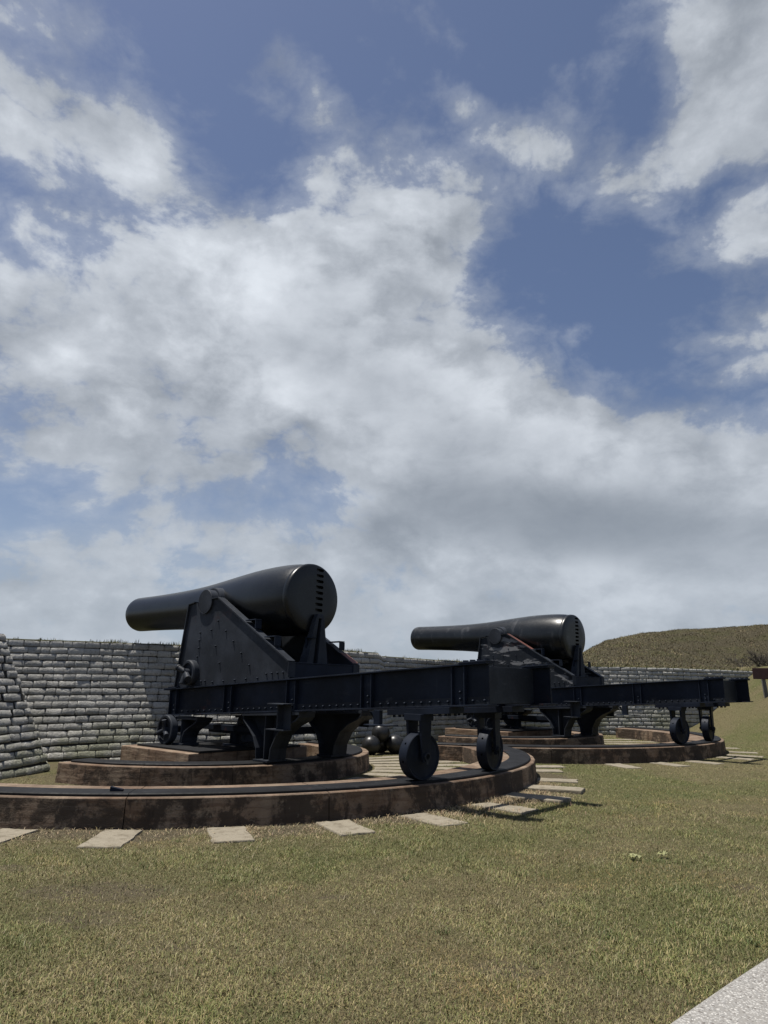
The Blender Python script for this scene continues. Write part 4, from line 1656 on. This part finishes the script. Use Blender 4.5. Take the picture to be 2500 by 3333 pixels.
def lawn():
    # sample in wedge-shaped view of the ground, thinning out with distance
    N = 1020000
    dmin, dmax = 3.6, 34.0
    ex = 0.55
    t = rng.random(N)
    dist = (dmin ** ex + t * (dmax ** ex - dmin ** ex)) ** (1 / ex)
    ang = rng.uniform(-0.62, 0.62, N)
    x, y = dist * np.sin(ang), dist * np.cos(ang)
    gr, di = green_dirt(x, y)
    keep = ~on_solid(x, y)
    keep &= rng.random(N) > np.clip((di - 0.25) * 1.5, 0, 0.93)
    for poly in (A_TOP, B_TOP, L_TOP):
        dd, sd = dist_poly(x, y, offset_base(poly, 0.5) if poly is not L_TOP else L_BASE)
        keep &= ~((sd < 0) & (dd < 6))
    x, y, gr, di, dist = x[keep], y[keep], gr[keep], di[keep], dist[keep]
    n = len(x)
    z = ground_z(x, y)
    tall = rng.random(n)
    h = (0.018 + 0.027 * tall ** 2) * (0.8 + 0.4 * gr)
    tuft = sstep(fbm(x, y, 2.3, 3), 0.60, 0.72)
    h *= 1 + 0.35 * tuft
    w = (0.0026 + 0.0016 * rng.random(n)) * np.maximum(1, dist / 8.0) ** 0.75
    lean = np.clip(rng.normal(0.88, 0.13, n), 0.2, 0.99)
    col = blade_cols(gr, di, n)
    vig = fbm(x + 5.0, y, 3.1, 4)
    wear = fbm(x - 9.0, y + 3.0, 1.1, 4)
    col = col * (0.86 + 0.32 * sstep(vig, 0.32, 0.68))[:, None]
    col = col * (1 + (sstep(wear, 0.56, 0.74) * 0.9)[:, None] * np.array([0.18, 0.02, -0.02]))
    h = h * (0.85 + 0.35 * sstep(vig, 0.40, 0.75))
    thin = rng.random(n) > 0.35 * sstep(wear, 0.60, 0.78)
    x, y, z, h, w, lean, col, dist = x[thin], y[thin], z[thin], h[thin], w[thin], lean[thin], col[thin], dist[thin]
    n = len(x)
    nr = dist < 11
    blades('grass', x[nr], y[nr], z[nr], h[nr], w[nr], lean[nr], rng.uniform(0, 2 * pi, nr.sum()), col[nr])
    fr = ~nr
    blades('grass', x[fr], y[fr], z[fr], h[fr] * 0.9, w[fr] * 1.3, lean[fr], rng.uniform(0, 2 * pi, fr.sum()), col[fr], seg2=False)
    # long dead stalks lying flat in the turf
    S = 15000
    dd_ = (4.0 ** .7 + rng.random(S) * (15 ** .7 - 4.0 ** .7)) ** (1 / .7)
    aa_ = rng.uniform(-0.6, 0.6, S)
    x, y = dd_ * np.sin(aa_), dd_ * np.cos(aa_)
    k = ~on_solid(x, y) & (rng.random(S) < 0.25 + 0.9 * sstep(fbm(x + 3, y, 1.7, 3), 0.45, 0.7))
    x, y = x[k], y[k]
    n = len(x)
    col = np.array([0.29, 0.25, 0.155]) * rng.uniform(0.5, 1.1, (n, 1))
    blades('dry_straw', x, y, ground_z(x, y) + 0.012, rng.uniform(0.035, 0.085, n), rng.uniform(0.0016, 0.0028, n), np.clip(rng.normal(0.97, 0.03, n), 0.8, 0.998), rng.uniform(0, 2 * pi, n), col)
    # greener clumps standing a little prouder of the mown turf
    C = 360
    ex2 = 0.8
    cd = (4.0 ** ex2 + rng.random(C) * (17 ** ex2 - 4.0 ** ex2)) ** (1 / ex2)
    ca = rng.uniform(-0.6, 0.6, C)
    cnt = rng.integers(14, 46, C)
    ci = np.repeat(np.arange(C), cnt)
    spread = rng.uniform(0.02, 0.09, C)[ci]
    x = cd[ci] * np.sin(ca[ci]) + rng.normal(0, 1, len(ci)) * spread
    y = cd[ci] * np.cos(ca[ci]) + rng.normal(0, 1, len(ci)) * spread
    gr, di = green_dirt(x, y)
    k = ~on_solid(x, y) & (di < 0.6)
    x, y, ci = x[k], y[k], ci[k]
    n = len(x)
    hue = rng.random(C)[ci][:, None]
    col = (np.array([0.075, 0.115, 0.036]) * (1 - hue) + np.array([0.165, 0.165, 0.066]) * hue) * rng.uniform(0.7, 1.35, (n, 1))
    blades('grass_clumps', x, y, ground_z(x, y), rng.uniform(0.025, 0.055, n), rng.uniform(0.0025, 0.0045, n), np.clip(rng.normal(0.62, 0.25, n), 0, 0.97), rng.uniform(0, 2 * pi, n), col)
    # dead straw lying about in the bare earth round the near arc
    M = 16000
    a = R(1) * rng.uniform(-25, 62, M)
    rr = 6.40 + np.abs(rng.normal(0, 0.42, M))
    u, v = rr * np.cos(a), rr * np.sin(a)
    x = G1['x'] + u * G1['r'][0] + v * G1['n'][0]
    y = G1['y'] + u * G1['r'][1] + v * G1['n'][1]
    clump = fbm(x, y, 1.5, 3)
    right = np.exp(-((np.degrees(a) + 2) / 12) ** 2)
    k = (rng.random(M) < 0.25 + 0.9 * sstep(clump, 0.5, 0.7) + right) & ~on_solid(x, y)
    x, y, right = x[k], y[k], right[k]
    n = len(x)
    z = ground_z(x, y)
    straw = np.array([0.30, 0.235, 0.14]) * rng.uniform(0.5, 1.35, (n, 1)) * (1 + rng.normal(0, 0.06, (n, 3)))
    h = rng.uniform(0.025, 0.075, n) * (1 + 0.4 * right)
    lean = np.clip(rng.normal(0.96, 0.05, n) - 0.2 * right * rng.random(n), 0.3, 0.998)
    blades('dry_straw', x, y, z + 0.004, h, rng.uniform(0.003, 0.006, n), lean, rng.uniform(0, 2 * pi, n), straw)


lawn()


def bank_grass():
    # coarse dry tussocks on the mound and the bank, tufts along the wall tops
    N = 110000
    x, y = rng.uniform(2, 32, N), rng.uniform(21, 46, N)
    dd, sd = dist_poly(x, y, B_TOP)
    k = (sd < 0) & (dd > 0.1)
    x, y, dd = x[k], y[k], dd[k]
    n = len(x)
    z = rampart_z(x, y)
    gr = np.clip(fbm(x, y, 0.7, 4) * 1.4 - 0.45 + sstep(dd, 2.2, 0.4) * 0.5, 0, 1)
    gr = np.clip(gr * 1.0, 0, 1)
    col = blade_cols(gr * 0.8, gr, n) * np.array([0.62, 0.58, 0.58]) * (0.7 + 0.6 * sstep(fbm(x - 4, y, 0.9, 4), 0.35, 0.65))[:, None]
    h = rng.uniform(0.03, 0.10, n) * (1 + 1.1 * sstep(fbm(x, y, 1.6, 3), 0.55, 0.75))
    blades('bank_grass', x, y, z, h, rng.uniform(0.018, 0.035, n), np.clip(rng.normal(0.84, 0.15, n), 0, 0.98), rng.uniform(0, 2 * pi, n), col, seg2=False)
    # fringe on top of the walls
    X, Y = [], []
    for poly, cnt in ((A_TOP, 3600), (B_TOP, 4200)):
        L = poly_len(poly)
        for i in range(cnt):
            p = poly_at(poly, random.random() * L * 0.999)
            b = abs(random.gauss(0, 0.25)) + 0.02
            X.append(p[0] - 0.5 * b)
            Y.append(p[1] + 0.85 * b)
    x, y = np.array(X), np.array(Y)
    cl = fbm(x * 1.0, y, 2.6, 3)
    n = len(x)
    h = rng.uniform(0.02, 0.055, n) * (0.5 + 2.0 * sstep(cl, 0.48, 0.72)) 
    gr = np.clip(fbm(x, y, 0.9, 3) * 1.2 - 0.2, 0, 1)
    col = blade_cols(gr, gr, n) * 0.85
    blades('wall_top_grass', x, y, np.full(n, WALL_H - 0.01), h, rng.uniform(0.006, 0.014, n), np.clip(rng.normal(0.45, 0.25, n), 0, 0.95), rng.uniform(0, 2 * pi, n), col)


bank_grass()


# ------------------------------------------------------------------ leafless dark bush by the sign
def bush(x, y, z):
    root = empty('bush', "dark leafless bush on the bank above the brown-red sign", 'bush', (x, y, z))
    m = MB()

    def grow(p, dd, L, r, lev):
        q = p + dd * L
        m.cyl(p, q, r, r * 0.65, 4, False)
        if lev == 0:
            return
        for k in range(3):
            nd = (dd + Vector((random.gauss(0, .6), random.gauss(0, .6), random.gauss(0.05, .4)))).normalized()
            grow(p + dd * L * random.uniform(.5, 1), nd, L * random.uniform(.6, .85), r * .65, lev - 1)
    for i in range(34):
        a = random.uniform(0, 2 * pi)
        b = Vector((random.gauss(0.1, .75), random.gauss(0, .3), -0.05))
        grow(b, Vector((cos(a) * .8, sin(a) * .5, random.uniform(.5, 1.0))).normalized(), random.uniform(.2, .42), .016, 3)
    m.build('twigs', TWIG, root)
    s = MB()
    s.cyl((.25, -.2, -.1), (.32, -.25, 1.15), .014, .008, 5, False)
    st = s.build('stalk', SLAB, root)
    st['label'] = 'single pale dry stalk'


bx, by = 16.75, 31.0
bush(bx, by, max(float(rampart_z(np.array([bx]), np.array([by]))[0]), float(ground_z(np.array([bx]), np.array([by]))[0])))

# ------------------------------------------------------------------ pale leafy weed sprigs lying on the lawn
def sprig(x, y, n, label):
    X = rng.normal(x, .035, n)
    Y = rng.normal(y, .03, n)
    m = MB()
    for a, b in zip(X - x, Y - y):
        t = random.uniform(0, 2 * pi)
        l, w = random.uniform(.03, .055), random.uniform(.012, .02)
        c, s = cos(t), sin(t)
        z0, z1 = .03, random.uniform(.035, .07)
        m.add([(a, b, z0), (a + c * l * .5 - s * w, b + s * l * .5 + c * w, z1), (a + c * l, b + s * l, z0 + .01), (a + c * l * .5 + s * w, b + s * l * .5 - c * w, z1)], [(0, 1, 2, 3)])
    o = m.build('weed', WEED)
    o.location = (x, y, float(ground_z(np.array([x]), np.array([y]))[0]))
    tag(o, label, 'weed', 'pale weeds in the lawn')


WEED = plain("pale_weed_leaf", (0.22, 0.225, 0.095), 0.7, 30, 0.3)
sprig(2.33, 6.85, 16, "bigger pale yellow-green weed sprig in the lawn on the right")
sprig(2.62, 6.92, 7, "smaller pale weed sprig just right of the bigger one")
